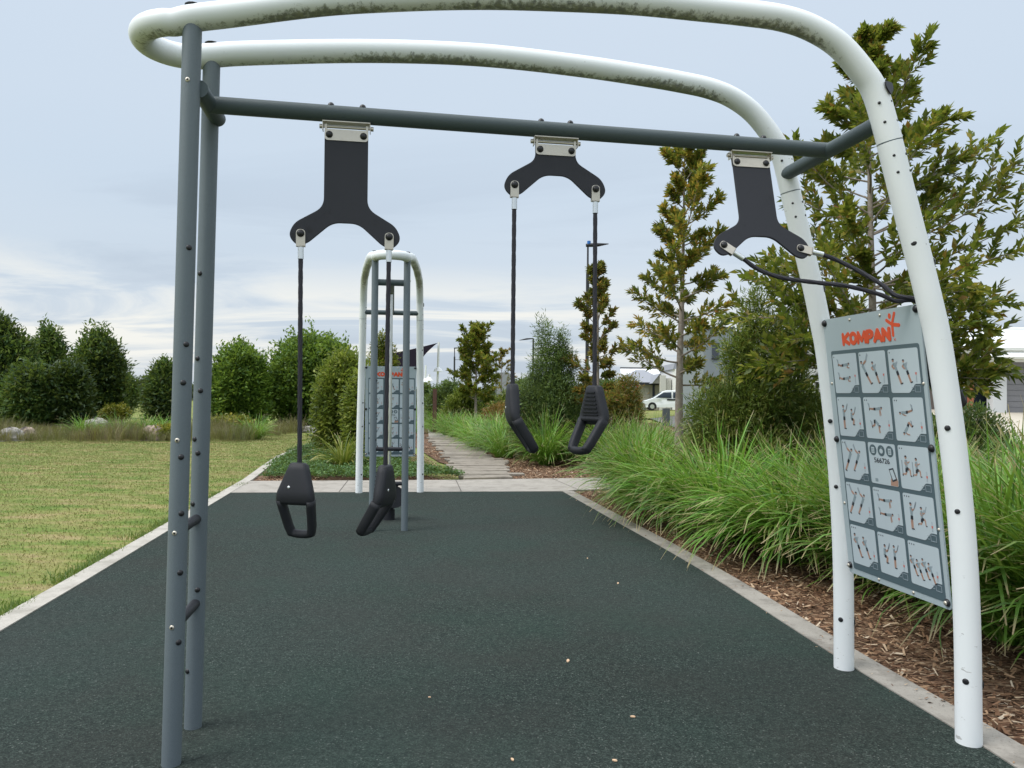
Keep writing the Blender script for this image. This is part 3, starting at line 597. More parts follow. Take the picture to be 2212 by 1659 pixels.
# chips
def incoef(poly,x,y):
    c=np.zeros(len(x),bool); j=len(poly)-1
    for i in range(len(poly)):
        xi,yi=poly[i];xj,yj=poly[j]
        cond=((yi>y)!=(yj>y))&(x<(xj-xi)*(y-yi)/((yj-yi) if yj!=yi else 1e-9)+xi); c^=cond; j=i
    return c
def scatter(poly,n_,yb=None,pw=1.):
    P=np.array(poly); x=rg.uniform(P[:,0].min(),P[:,0].max(),n_*3); y=P[:,1].min()+(P[:,1].max()-P[:,1].min())*rg.uniform(0,1,n_*3)**pw
    k=incoef(poly,x,y); return x[k][:n_],y[k][:n_]
def chips(x,y,z,lmin,lmax):
    k=len(x); a=rg.uniform(0,2*np.pi,k); L=rg.uniform(lmin,lmax,k)*rg.uniform(.5,1,k); Wd=L*rg.uniform(.14,.4,k); ti=rg.uniform(-.45,.45,k); ti2=rg.uniform(-.5,.5,k); zz=z+rg.uniform(.002,.022,k)
    ux=np.stack([np.cos(a)*np.cos(ti),np.sin(a)*np.cos(ti),np.sin(ti)],1); vx=np.stack([-np.sin(a)*np.cos(ti2),np.cos(a)*np.cos(ti2),np.sin(ti2)],1)
    c=np.stack([x,y,zz],1); V=np.empty((k,4,3)); sk=rg.uniform(-.3,.3,(k,1))
    V[:,0]=c-ux*L[:,None]/2-vx*Wd[:,None]/2; V[:,1]=c+ux*L[:,None]/2-vx*Wd[:,None]/2*(.6+sk); V[:,2]=c+ux*L[:,None]/2+vx*Wd[:,None]/2*(.7-sk); V[:,3]=c-ux*L[:,None]/2+vx*Wd[:,None]/2
    return V.reshape(-1,3),np.arange(4*k).reshape(-1,4)
M_chip=leafmat('wood_chip',[(0,(.05,.026,.015)),(.25,(.13,.068,.038)),(.5,(.24,.135,.078)),(.75,(.37,.235,.14)),(.93,(.50,.37,.25)),(1,(.60,.50,.38))],tr=.0,rough=.85,spec=.2)
near=[(x+.10,y) for x,y in RKs if y>1.2]+[(2.4,12.3),(4.5,12.3),(4.5,6),(5.,3),(4.,1.2)]
x1,y1=scatter(near,34000,pw=1.5); V1,_=chips(x1,y1,-.02,.02,.075)
farb=[(.0,13.5),(2.2,14.0),(2.6,16),(.3,20.5),(-2.6,21.8),(-2.1,19),(-.6,15)]
x2,y2=scatter(farb,14000,pw=1.2); V2,_=chips(x2,y2,-.02,.025,.08)
gl=[(-4.3,12.8),(-3.3,12.95),(-3.2,13.6),(-4.2,13.7)]; x3,y3=scatter(gl,1500); V3,_=chips(x3,y3,-.018,.025,.07)
gp=[(-1.9,13.3),(-.9,13.4),(-2.2,19),(-3.2,19.)]; x4,y4=scatter(gp,4500); V4,_=chips(x4,y4,-.018,.025,.07)
x5,y5=scatter([(x-.05,y) for x,y in RKs if y>1.2]+[(x+.20,y) for x,y in RKs[::-1] if y>1.2],500,pw=1.3); V5,_=chips(x5,y5,.004,.012,.035); V5[:,2]=np.minimum(V5[:,2],.014)
VV=np.concatenate([V1,V2,V3,V4,V5]); finish(mobj('mulch_chips',VV,None,M_chip,quads=np.arange(len(VV)).reshape(-1,4)),'brown wood chip mulch covering the planting beds beside the pad','mulch',kind='stuff')
# larger chips lying on the pad
mcp=paint('loose_chip',(.48,.33,.21),.85,0,.25,60)
for i,(u,v,sz,lb) in enumerate([(1335,1261,.03,'pale wood chip on the rubber pad toward the right kerb'),(1269,1207,.022,'small thin chip on the pad, farthest of the loose chips'),(1227,1429,.034,'pale curved chip near the middle of the rubber pad'),(1367,1550,.024,'thin tan chip on the pad, in front of the white legs'),(1107,1643,.02,'small chip at the bottom centre of the pad'),(1328,1645,.022,'orange tan chip at the bottom edge of the pad'),(928,1508,.014,'tiny white chip on the pad between post and centre')]):
    p=G(u,v,.0); a=rnd.uniform(0,3); mb=MB(); ring=[(sz*.5*math.cos(q)*(1+.2*math.sin(3*q)),sz*.24*math.sin(q)) for q in np.linspace(0,6.28,9)[:-1]]
    mb.prism([(x*math.cos(a)-y*math.sin(a),x*math.sin(a)+y*math.cos(a)) for x,y in ring],p,(1,0,.08),(0,1,.12),(0,0,1),.003,.007)
    finish(mb.build('wood_chip',mcp,origin=p),lb,'wood chip','loose chips on the rubber pad')
# ------------------------------------------------------------ plants
def leaves(P,Dv,L,Wd,roll=None,fold=.25,up=.0):
    """kite leaves: P base (n,3), Dv unit direction, L length, Wd width"""
    k=len(P); ref=np.tile(np.array([0,0,1.]),(k,1)); s=np.cross(Dv,ref); s/=np.linalg.norm(s,axis=1)[:,None]+1e-9; nn=np.cross(s,Dv)
    r=rg.uniform(-1.,1.,k)[:,None] if roll is None else roll[:,None]
    s2=s*np.cos(r)+nn*np.sin(r); n2=np.cross(s2,Dv); L=L[:,None]; Wd=Wd[:,None]
    V=np.empty((k,4,3)); V[:,0]=P; V[:,1]=P+Dv*L*.42+s2*Wd*.5+n2*Wd*fold; V[:,2]=P+Dv*L; V[:,3]=P+Dv*L*.42-s2*Wd*.5+n2*Wd*fold
    return V.reshape(-1,3),np.arange(4*k).reshape(-1,4)
def unit(a): return a/(np.linalg.norm(a,axis=-1,keepdims=True)+1e-9)
M_bark=paint('tree_bark',(.21,.175,.145),.9,0,.3,14,.8,60,.2,dirt=(.33,.30,.26),dirt_scale=18,dirt_amt=.5)
M_barkd=paint('dark_bark',(.07,.055,.045),.9,0,.3,14,.6,60,.2)
SP=[(0,(.055,.095,.018)),(.3,(.13,.175,.028)),(.55,(.23,.26,.042)),(.8,(.34,.33,.06)),(.95,(.40,.28,.06)),(1,(.34,.13,.045))]
M_spire=leafmat('glossy_olive_leaf',SP,.42,.4,clump=(.025,.05,.012),cs=1.3)
M_spire2=leafmat('yellowing_leaf',[(0,(.07,.12,.025)),(.35,(.18,.21,.04)),(.6,(.36,.31,.055)),(.9,(.55,.36,.07)),(1,(.42,.17,.05))],.42,.45,clump=(.04,.075,.018),cs=1.)
M_spire3=leafmat('bronze_leaf',[(0,(.07,.10,.03)),(.4,(.17,.18,.045)),(.75,(.33,.21,.06)),(1,(.36,.14,.05))],.42,.5,clump=(.05,.07,.02),cs=1.2)
M_willow=leafmat('fine_grey_green_leaf',[(0,(.06,.11,.04)),(.5,(.135,.215,.065)),(1,(.24,.33,.11))],.3,.5,clump=(.03,.055,.025),cs=1.5)
M_willow2=leafmat('fine_lime_leaf',[(0,(.08,.13,.028)),(.5,(.18,.25,.05)),(.9,(.32,.36,.09)),(1,(.38,.28,.08))],.3,.5,clump=(.045,.085,.02),cs=1.5)
M_dark=leafmat('dark_green_leaf',[(0,(.03,.075,.022)),(.5,(.075,.15,.04)),(.85,(.14,.23,.065)),(1,(.22,.23,.08))],.36,.55,clump=(.018,.040,.018),cs=.6)
M_bright=leafmat('bright_green_leaf',[(0,(.05,.12,.02)),(.4,(.12,.22,.035)),(.8,(.20,.33,.06)),(1,(.30,.44,.10))],.42,.5,clump=(.035,.085,.018),cs=.8)
M_lime=leafmat('lime_leaf',[(0,(.08,.13,.022)),(.4,(.17,.23,.04)),(.8,(.27,.32,.06)),(1,(.40,.42,.10))],.42,.5,clump=(.05,.09,.02),cs=1.2)
M_gold=leafmat('golden_leaf',[(0,(.09,.12,.02)),(.4,(.22,.23,.03)),(.8,(.38,.34,.05)),(1,(.46,.38,.07))],.25,.5,clump=(.08,.12,.02),cs=1.5)
M_cover=leafmat('ground_cover_leaf',[(0,(.04,.10,.028)),(.5,(.09,.19,.05)),(1,(.17,.29,.09))],.25,.5,clump=(.03,.08,.025),cs=3.)
def branch_tree(name,label,base,H,prof,nb,leafL,leafW,mat,seed,group,trunk_r=.06,lean=(0,0),up=50,twigs=7,lpt=22,start=.2,barkm=None,bend=.35,droop=0.,spread=.55,cat='tree',azb=None,extra=(),rv=(.5,1.12),elv=14):
    global rg; keep=rg; rg=np.random.default_rng(seed); rr=random.Random(seed)
    bx,by,bz=base; root=thing(name,base,label,cat,group)
    top=Vector((bx+lean[0],by+lean[1],bz+H)); tp=[Vector((bx,by,bz-.05)),Vector((bx+lean[0]*.2+rr.uniform(-.03,.03),by,bz+H*.3)),Vector((bx+lean[0]*.6,by+lean[1]*.5,bz+H*.65)),top]
    tc=cr(tp,8); mb=MB(); nT=len(tc); mb.tube(tc,[max(trunk_r*(1-.93*i/(nT-1)),.006) for i in range(nT)],12)
    ax=lambda s:tc[min(int(s*(nT-1)),nT-2)].lerp(tc[min(int(s*(nT-1)),nT-2)+1],s*(nT-1)-min(int(s*(nT-1)),nT-2))
    P=[];Dd=[];Ls=[]
    def twig(p0,d,L,k,sc=1.):
        d=Vector(d).normalized(); side=d.orthogonal().normalized(); b2=d.cross(side)
        for q in range(k):
            t_=(q+.5)/k; ph=q*2.4+rr.uniform(-.4,.4); 
            pos=p0+d*(L*t_); sp=(1.15-.75*t_)*rr.uniform(.75,1.2)
            dv=(d+(side*math.cos(ph)+b2*math.sin(ph))*sp+Vector((0,0,-droop))).normalized()
            P.append(pos);Dd.append(dv);Ls.append(sc*rr.uniform(.65,1.15))
    for b in range(nb+len(extra)):
        s_=start+(1-start)*((b+rr.random())/nb)**.9
        if s_>.985: s_=.985
        az=b*2.39996+rr.uniform(-.5,.5); az=az if azb is None else azb(az,s_,rr)
        Rr=np.interp(s_,[q[0] for q in prof],[q[1] for q in prof])*rr.uniform(*rv)
        if Rr<.05 and b<nb: continue
        sn=(s_-start)/(1-start); el=R(up*(.3+1.5*sn)+rr.uniform(-elv,elv)*.7); h=Vector((math.cos(az),math.sin(az),0)); p=ax(s_); pts=[p]; st=Rr/4.
        if b>=nb: s_,az,Rr,eld=extra[b-nb]; h=Vector((math.cos(R(az)),math.sin(R(az)),0)); el=R(eld); p=ax(s_); pts=[p]; st=Rr/4.
        for i in range(4):
            e=el*(1-bend*i/3) if bend>0 else el-bend*i/3; d=(h*math.cos(e)+Vector((0,0,math.sin(e)))+Vector((rr.uniform(-.12,.12),rr.uniform(-.12,.12),rr.uniform(-.08,.08)))).normalized(); p=p+d*(st/max(math.cos(el),.45)); pts.append(p)
        c=cr(pts,3); r0=max(trunk_r*.28*(1-s_*.6),.006); mb.tube(c,[r0*(1-.8*i/(len(c)-1)) for i in range(len(c))],6,False)
        for k_ in range(twigs):
            u_=.28+.72*(k_+rr.random())/twigs; i=min(int(u_*(len(c)-1)),len(c)-2); q=c[i]; dm=(c[i+1]-c[i]).normalized()
            sv=dm.orthogonal().normalized(); sv=(sv*math.cos(k_*2.1+b)+dm.cross(sv)*math.sin(k_*2.1+b)); L=Rr*.34*rr.uniform(.5,1.1)*(1.1-.45*u_)
            d=(dm*.8+sv*spread+Vector((0,0,.28-droop*.6))).normalized(); 
            mb.tube([q,q+d*L],[.004,.0015],4,False); twig(q,d,L,lpt)
        twig(c[-4],(c[-1]-c[-4]),(c[-1]-c[-4]).length*1.15,lpt)
    twig(ax(.88),ax(1.)-ax(.88),(ax(1.)-ax(.88)).length*1.05,int(lpt*1.6))
    P=np.array([tuple(p) for p in P]);Dd=np.array([tuple(d) for d in Dd]);Ls=np.array(Ls)
    V,F=leaves(P,unit(Dd),Ls*leafL,Ls*leafW)
    mb.build('trunk',barkm or M_bark,root); mobj('crown',V,None,mat,root,quads=F); rg=keep; return root
def lumpy(name,label,base,lumps,nl,leafL,leafW,mat,seed,group=None,cat='shrub',stems=3,upb=.35,barkm=None,trunk=None,shell=.62,plume=0,per=9):
    """foliage in lumps (cx,cy,cz,rx,ry,rz) relative to base"""
    global rg; keep=rg; rg=np.random.default_rng(seed); rr=random.Random(seed); base=Vector(base); root=thing(name,base,label,cat,group)
    L=np.array(lumps); vol=(L[:,3]*L[:,4]+L[:,3]*L[:,5]+L[:,4]*L[:,5]); nc=nl//per; ci=rg.choice(len(L),nc,p=vol/vol.sum())
    d=unit(rg.normal(size=(nc,3))); rad=np.where(rg.uniform(size=nc)<shell,rg.normal(.93,.09,nc),rg.uniform(.15,.95,nc)**.6)
    # bumpy radius
    k1=rg.uniform(2.5,5,(4,3))*rg.choice([-1,1],(4,3)); ph=rg.uniform(0,6,4); bump=sum(np.sin(d@k1[i]*2.2+ph[i]+ci*1.7) for i in range(4))*.045; rad=rad*(1+bump)
    c=L[ci,:3]+d*L[ci,3:6]*rad[:,None]; nrm=unit(d/L[ci,3:6]+np.array([0,0,upb]))
    if plume:
        k=int(nc*.06*plume); idx=rg.integers(0,nc,k); c[idx,2]+=rg.uniform(0,.30,k)*L[ci[idx],5]; 
    c=np.repeat(c,per,0); nr=np.repeat(nrm,per,0); k=len(c)
    c=c+rg.normal(0,leafL*.55,(k,3)); dv=unit(nr*.9+rg.normal(0,.75,(k,3))+np.array([0,0,upb*.4])); c=c+np.array(base); 
    ok=c[:,2]>base.z+.01; c=c[ok];dv=dv[ok]; k=len(c)
    V,F=leaves(c,dv,leafL*rg.uniform(.6,1.25,k),leafW*rg.uniform(.6,1.25,k))
    mb=MB(); tz=L[:,2].mean()
    if trunk: r0,hh=trunk
    for i in range(stems):
        j=i%len(L); tgt=Vector(L[j,:3])+base; b0=base+Vector((rr.uniform(-.08,.08)*(stems>1),rr.uniform(-.08,.08)*(stems>1),-.04)); r_=trunk[0] if trunk else .03
        mid=b0.lerp(tgt,.45)+Vector((rr.uniform(-.08,.08),rr.uniform(-.08,.08),0)); cc=cr([b0,mid,tgt,tgt+Vector((0,0,L[j,5]*.6))],6); mb.tube(cc,[r_*(1-.8*q/(len(cc)-1)) for q in range(len(cc))],8,False)
    mb.build('trunk',barkm or M_barkd,root); mobj('crown',V,None,mat,root,quads=F); rg=keep; return root
GR='street trees beyond the planted bed'
# right hand trees
big=D(1885,860,9.2); 
branch_tree('street_tree','tall olive green tree with a pointed top behind the white legs and panel',(big.x,big.y,-.02),5.95,[(.0,1.2),(.25,1.7),(.45,1.75),(.62,1.6),(.74,1.2),(.84,.62),(.93,.36),(1,.15)],56,.125,.060,M_spire,5,GR,.075,lean=(.02,.2),up=26,twigs=11,lpt=19,start=.30,bend=-.15,rv=(.4,1.12),elv=20,spread=.8,extra=[(.37,-52,1.45,-14),(.35,-62,1.35,-12),(.33,-46,1.25,-8),(.40,-35,1.25,-12),(.45,-40,1.2,-5),(.5,-62,1.25,-14),(.46,205,1.6,-4),(.42,215,1.6,-12),(.5,190,1.5,2),(.38,200,1.5,-14),(.35,188,1.6,-6),(.44,180,1.75,-2),(.60,-10,1.7,22),(.66,5,1.6,20),(.5,-25,1.8,12)])
t2=D(1468,905,12.2)
branch_tree('street_tree','slim spired tree with yellowing lower leaves standing right of the middle strap',(t2.x,t2.y,-.02),5.35,[(.0,.7),(.3,.98),(.5,.9),(.68,.85),(.85,.55),(1,.2)],52,.115,.046,M_spire2,21,GR,.085,lean=(.06,0),up=26,twigs=10,lpt=18,start=.33,bend=-.25,rv=(.4,1.15),elv=20,spread=.75)
t3=D(1290,880,17.)
branch_tree('street_tree','narrow bronze and green tree beside the tall lamp post',(t3.x,t3.y,-.02),4.35,[(.0,.5),(.35,.85),(.55,.6),(.8,.42),(1,.15)],40,.13,.055,M_spire3,33,GR,.07,up=28,twigs=8,lpt=16,start=.28,bend=-.2,rv=(.4,1.15),elv=18,spread=.75)
t4=D(1028,880,30.)
branch_tree('street_tree','small upright olive tree between the strap ropes, far along the path',(t4.x,t4.y,-.02),3.85,[(.0,.7),(.35,1.1),(.6,1.05),(.85,.75),(1,.2)],52,.17,.08,M_spire,44,GR,.07,up=30,twigs=9,lpt=15,start=.35,bend=-.2,rv=(.5,1.1),spread=.8)
t5=D(1083,875,38.)
branch_tree('street_tree','thin reddish topped sapling just left of the middle strap',(t5.x,t5.y,-.02),3.5,[(.0,.3),(.4,.9),(.7,.8),(1,.2)],22,.15,.06,M_spire3,55,GR,.05,up=45,twigs=5,lpt=11,start=.45)
# wispy wattles
s=D(1185,885,17.5)
lumpy('wattle_shrub','dense feathery grey green shrub between the two middle ropes',(s.x,s.y,-.02),[(0,0,.75,.72,.6,.75),(-.15,0,1.4,.6,.5,.6),(.25,0,1.35,.55,.5,.65),(-.05,0,2.1,.34,.3,.5),(.33,0,2.15,.26,.25,.45),(-.12,0,2.75,.16,.15,.5),(.3,0,2.6,.13,.12,.45),(-.5,0,.8,.4,.4,.6),(.6,.1,.9,.4,.4,.6)],44000,.11,.020,M_willow,61,'feathery wattle shrubs',stems=4,shell=.45,upb=.6,per=7)
s=D(1625,900,10.2)
lumpy('wattle_shrub','loose lime green feathery shrub behind the front tussocks',(s.x,s.y,-.02),[(0,0,.65,.75,.55,.6),(-.4,0,.55,.5,.45,.5),(.5,0,.6,.5,.45,.55),(-.1,0,1.35,.42,.4,.42),(.35,0,1.5,.5,.35,.5),(-.45,0,1.15,.4,.35,.45),(.75,0,1.0,.4,.4,.5),(.15,0,2.1,.40,.3,.45),(.5,0,2.3,.22,.2,.35),(-.2,0,2.0,.2,.2,.35),(.05,0,2.65,.16,.15,.3)],56000,.10,.018,M_willow2,62,'feathery wattle shrubs',stems=6,shell=.3,upb=.5,per=7,plume=2)
s=D(1345,885,21.)
lumpy('bronze_shrub','round brown and grey shrub right of the narrow bronze tree',(s.x,s.y,-.02),[(0,0,.85,.5,.5,.85),(.1,0,1.5,.35,.35,.5),(-.35,0,.9,.4,.4,.6)],15000,.10,.03,M_spire3,63,'bed shrubs',stems=3,upb=.4)
s=D(1250,880,19.)
lumpy('bronze_shrub','low red brown shrub at the foot of the feathery shrub',(s.x-.15,s.y-.6,-.02),[(0,0,.4,.8,.5,.45),(.5,0,.6,.4,.4,.5)],12000,.08,.03,leafmat('dark_red_leaf',[(0,(.03,.03,.012)),(.5,(.06,.05,.02)),(1,(.13,.06,.03))],.2),64,'bed shrubs',upb=.4)
s=D(1080,880,27.)
lumpy('bronze_shrub','small rusty orange shrub under the thin sapling',(s.x,s.y,-.02),[(0,0,.55,.6,.5,.6),(.5,0,.4,.4,.4,.4)],7000,.11,.035,leafmat('orange_leaf',[(0,(.10,.08,.02)),(.5,(.22,.13,.035)),(1,(.34,.17,.045))],.3),65,'bed shrubs',upb=.4)
for i,(u,y_,wd,hh,mt,lb) in enumerate([(968,34,1.5,2.0,M_willow,'grey green rounded shrub beside the rusty marker post'),(1000,31,1.1,1.6,M_lime,'lime green shrub below the small upright tree'),(1040,36,1.3,1.5,M_willow,'dull green shrub behind the small upright tree trunk'),(1110,34,1.5,1.75,M_willow2,'broad green shrub behind the rusty orange one'),(1150,40,2.2,2.2,M_dark,'dark shrub behind the feathery shrub, left side'),(1320,40,2.2,2.3,M_dark,'dark shrub behind the round brown shrub'),(925,62,1.8,1.9,M_dark,'dark bush behind the white sail poles'),(1735,32,2.3,1.3,M_dark,'dark clipped bush under the white street signs'),(1705,13.5,1.3,1.75,M_lime,'leafy lime shrub between wattle and white leg'),(1570,17,1.5,1.65,M_willow2,'loose green shrub in front of the grey building'),(2085,16,1.5,1.3,M_dark,'dark shrub in front of the white roofed house porch')]):
    s=D(u,885,y_); lumpy('garden_shrub',lb,(s.x,s.y,-.02),[(0,0,hh*.5,wd*.5,wd*.45,hh*.5),(wd*.3,0,hh*.38,wd*.4,wd*.4,hh*.4),(-wd*.3,0,hh*.42,wd*.4,wd*.4,hh*.42),(.1,0,hh*.8,wd*.25,wd*.25,hh*.22)],9000,.05+.0035*y_,.018+.0012*y_,mt,70+i,'garden shrubs beyond the tussocks',upb=.4)
# left side
def lt(u0,u1,vt,vb,y_,mat,label,seed,nl=14000,ls=.16,lw=.07,nm='park_tree',cat='tree',round_=False,trunk=(.12,1),gp='trees across the lawn'):
    a=D(u0,vb,y_);b=D(u1,vt,y_); W_=(b.x-a.x)/2; cx=(a.x+b.x)/2; z0=max(a.z,0)-.05; H_=b.z-z0
    if round_: lm=[(0,0,H_*.50,W_*.9,W_*.8,H_*.5),(-W_*.35,0,H_*.35,W_*.62,W_*.6,H_*.36),(W_*.35,0,H_*.38,W_*.62,W_*.6,H_*.40),(W_*.1,-W_*.3,H_*.6,W_*.55,W_*.5,H_*.33),(-W_*.4,0,H_*.62,W_*.38,W_*.4,H_*.26),(W_*.45,0,H_*.64,W_*.36,W_*.4,H_*.26),(0,0,H_*.86,W_*.36,W_*.3,H_*.13)]
    else: lm=[(0,0,H_*.42,W_*.85,W_*.8,H_*.40),(-W_*.25,0,H_*.65,W_*.5,W_*.5,H_*.25),(W_*.28,0,H_*.62,W_*.5,W_*.5,H_*.25),(0,0,H_*.83,W_*.36,W_*.36,H_*.17),(-W_*.1,0,H_*.93,W_*.15,W_*.15,H_*.10),(W_*.3,-.2,H_*.25,W_*.6,W_*.5,H_*.25),(-W_*.35,0,H_*.25,W_*.6,W_*.5,H_*.25)]
    return lumpy(nm,label,(cx,y_,z0),lm,nl,ls,lw,mat,seed,gp,cat=cat,stems=3,trunk=trunk,upb=.35,plume=1.5)
lt(-85,84,688,940,29,M_dark,'tall dark tree at the left edge of the photo',101,24000,.23,.085)
lt(58,150,712,925,31,M_dark,'dark pointed tree second from the left edge',102,17000,.23,.085)
lt(156,268,720,906,34,M_dark,'tall domed dark tree standing apart from its neighbours',103,21000,.23,.09,round_=True)
lt(98,192,788,922,28,leafmat('mid_green_leaf',[(0,(.025,.055,.016)),(.6,(.05,.095,.026)),(1,(.09,.12,.035))],.2,clump=(.02,.05,.016),cs=.8),'round mid green tree in front of the domed dark one',104,14000,.21,.075,round_=True)
lt(85,150,770,900,40,M_bright,'light green tree top showing between the dark trees',105,6000,.2,.08,round_=True)
lt(15,112,795,940,27.5,M_dark,'low dark tree in front of the left edge trees',106,13000,.21,.08,round_=True)
lt(318,394,782,906,32,M_dark,'dark loose tree half hidden by the grey posts',107,14000,.22,.08)
lt(232,296,808,893,44,M_dark,'dark tree beyond the lawn, right of the domed tree',108,7000,.2,.09,round_=True)
for i,(a,b,c,y_) in enumerate([(255,300,816,62),(285,330,822,75),(300,345,818,66),(205,262,812,58)]):
    lt(a,b,c,872,y_,leafmat('far_tree_leaf',[(0,(.035,.06,.025)),(1,(.085,.12,.045))],.2),['far rounded tree seen through the gap, left one','farthest tree in the gap between the dark trees','far tree in the gap just left of the grey posts','far tree beneath the domed tree crown'][i],110+i,3500,.3,.13,round_=True,gp='far trees seen through the gap')
# bright shrubs
lt(454,584,750,925,33,M_bright,'broad bright green bush right of the grey posts',120,24000,.21,.10,'bright_bush','bush',True,gp='bright green bushes')
lt(570,782,728,922,35,M_bright,'widest bright green bush behind the left strap rope',121,40000,.21,.10,'bright_bush','bush',True,gp='bright green bushes')
lt(478,560,737,860,40,M_dark,'dark tree top rising behind the first bright bush',122,7000,.17,.06)
lt(676,812,762,985,18.2,M_lime,'yellow green shrub touching the far frame panel',123,22000,.115,.052,'lime_shrub','shrub',True,(.04,1),'bed shrubs left of the path')
lt(742,842,800,985,16.8,M_lime,'lime shrub behind the far exercise panel',124,15000,.115,.052,'lime_shrub','shrub',True,(.04,1),'bed shrubs left of the path')
lt(792,862,722,880,26,M_spire,'small olive tree above the far exercise panel',125,9000,.12,.05,trunk=(.05,1))
lt(905,935,835,880,48,M_dark,'dark bush by the white poles at the path end',126,3000,.2,.08,'garden_shrub','shrub',True,gp='garden shrubs beyond the tussocks')
for i,(a,b,c,d,y_,lb) in enumerate([(455,548,903,937,28,'low golden shrub right of the grey posts'),(228,272,878,906,33,'small golden shrub below the domed tree'),(106,158,872,900,31,'golden shrub between the left dark trees'),(345,392,925,942,24.5,'low golden shrub behind the near grey post')]):
    s=D((a+b)/2,d,y_); W_=(D(b,d,y_).x-D(a,d,y_).x)/2; hh=D(a,c,y_).z-D(a,d,y_).z
    lumpy('golden_shrub',lb,(s.x,y_,max(s.z,-.04)),[(0,0,hh*.4,W_*.9,.7,hh*.6),(-W_*.45,0,hh*.3,W_*.5,.6,hh*.5),(W_*.45,0,hh*.35,W_*.5,.6,hh*.5)],6500,.13,.06,M_gold,130+i,'golden shrubs along the lawn edge',upb=.5)
# ------------------------------------------------------------ strap leaved tussocks
def blades(nb,Lr,Wr,el,dr,seed,segs=7,r0=.09,wind=(0,0),clusters=None):
    q=np.random.default_rng(seed); az=q.uniform(0,2*np.pi,nb); L=q.uniform(*Lr,nb); phi0=np.radians(q.uniform(*el,nb)); dphi=np.radians(q.uniform(*dr,nb))
    rad=r0*np.sqrt(q.uniform(0,1,nb)); P=np.stack([rad*np.cos(az),rad*np.sin(az),np.zeros(nb)],1); az=az+q.normal(0,.5,nb)
    h=np.stack([np.cos(az)+wind[0],np.sin(az)+wind[1],np.zeros(nb)],1); h/=np.linalg.norm(h,axis=1)[:,None]
    side=np.stack([-h[:,1],h[:,0],np.zeros(nb)],1); tw=q.normal(0,.5,nb); W_=q.uniform(*Wr,nb); kink=q.uniform(.5,1.,nb)
    V=np.empty((nb,segs+1,2,3)); T=np.empty((nb,segs+1,2)); p=P.copy(); swv=q.normal(0,.25,nb)
    for i in range(segs+1):
        t=i/segs; wd=W_*(1.-.15*t)*np.where(t<1,1,.35)*(.7+.3*min(1,t*5)); a=tw*(t+.3)
        nrm_=np.cross(h,side); sv=side*np.cos(a)[:,None]+np.array([0,0,1.])*np.sin(a)[:,None]*.6
        V[:,i,0]=p-sv*wd[:,None]/2; V[:,i,1]=p+sv*wd[:,None]/2; T[:,i,:]=t
        ph=phi0+dphi*(t+.5/segs)**1.6; d=h*np.sin(ph)[:,None]+np.array([0,0,1.])*np.cos(ph)[:,None]+side*(swv*t)[:,None]
        p=p+d*(L/segs)[:,None]; p[:,2]=np.maximum(p[:,2],.012)
    idx=np.arange(nb*(segs+1)*2).reshape(nb,segs+1,2)
    F=np.stack([idx[:,:-1,0],idx[:,:-1,1],idx[:,1:,1],idx[:,1:,0]],-1).reshape(-1,4)
    return V.reshape(-1,3),F,T.reshape(-1)
TS=[(0,(.04,.12,.015)),(.25,(.10,.26,.026)),(.55,(.19,.42,.048)),(.85,(.28,.50,.10)),(.96,(.40,.50,.15)),(1,(.55,.43,.25))]
M_tus=leafmat('strap_leaf',TS,.38,.42,clump=(.055,.125,.02),cs=.7,tip=(.42,.33,.18),spec=.5)
M_tus2=leafmat('blue_strap_leaf',[(0,(.05,.10,.03)),(.5,(.10,.18,.06)),(1,(.18,.26,.10))],.3,.4,tip=(.42,.34,.2))
def tus_mesh(nm,kw,mat,extra=None):
    Vs,Fs,Ts=[],[],[];b=0
    for k_ in kw:
        V,F,T=blades(**k_); Vs.append(V);Fs.append(F+b);Ts.append(T);b+=len(V)
    o=mobj(nm,np.concatenate(Vs),None,mat,quads=np.concatenate(Fs),attr=np.concatenate(Ts)); me=o.data; bpy.data.objects.remove(o); return me
TM=[]
for i in range(5):
    TM.append(tus_mesh('grass_tussock',[dict(nb=640,Lr=(.7,1.42),Wr=(.013,.022),el=(4,42),dr=(20,120),seed=200+i,r0=.15,wind=[(0,0),(.25,-.2),(-.3,-.1),(.1,.3),(-.35,-.3)][i]),dict(nb=110,Lr=(.5,.95),Wr=(.010,.017),el=(35,60),dr=(40,100),seed=300+i,r0=.16),dict(nb=22,Lr=(1.05,1.5),Wr=(.010,.016),el=(0,14),dr=(4,22),seed=340+i,r0=.13)],M_tus))
TMover=tus_mesh('grass_tussock',[dict(nb=700,Lr=(.8,1.45),Wr=(.012,.020),el=(14,50),dr=(50,125),seed=401,r0=.16,wind=(-.9,-.5)),dict(nb=130,Lr=(.8,1.25),Wr=(.010,.016),el=(5,35),dr=(20,90),seed=402,r0=.15)],M_tus)
TMs=tus_mesh('grass_tussock',[dict(nb=260,Lr=(.4,.85),Wr=(.007,.012),el=(8,60),dr=(25,110),seed=411,r0=.1)],M_tus)
TMf=[tus_mesh('grass_tussock',[dict(nb=300,Lr=(.6,1.25),Wr=(.014,.022),el=(4,58),dr=(20,115),seed=420+i,r0=.22,segs=5)],M_tus) for i in range(3)]
def tussock(x,y,me,rot,sc,label,group,z=-.02,zs=1.,name='grass_tussock'):
    o=bpy.data.objects.new(name,me); o.location=(x,y,z); o.rotation_euler=(0,0,rot); o.scale=(sc,sc,sc*zs); COL.objects.link(o); finish(o,label,'grass tussock',group); return o
def kx(y): # right kerb x at y
    return float(np.interp(y,[p[1] for p in RKs],[p[0] for p in RKs]))
FG='strap leaved tussocks behind the right kerb'
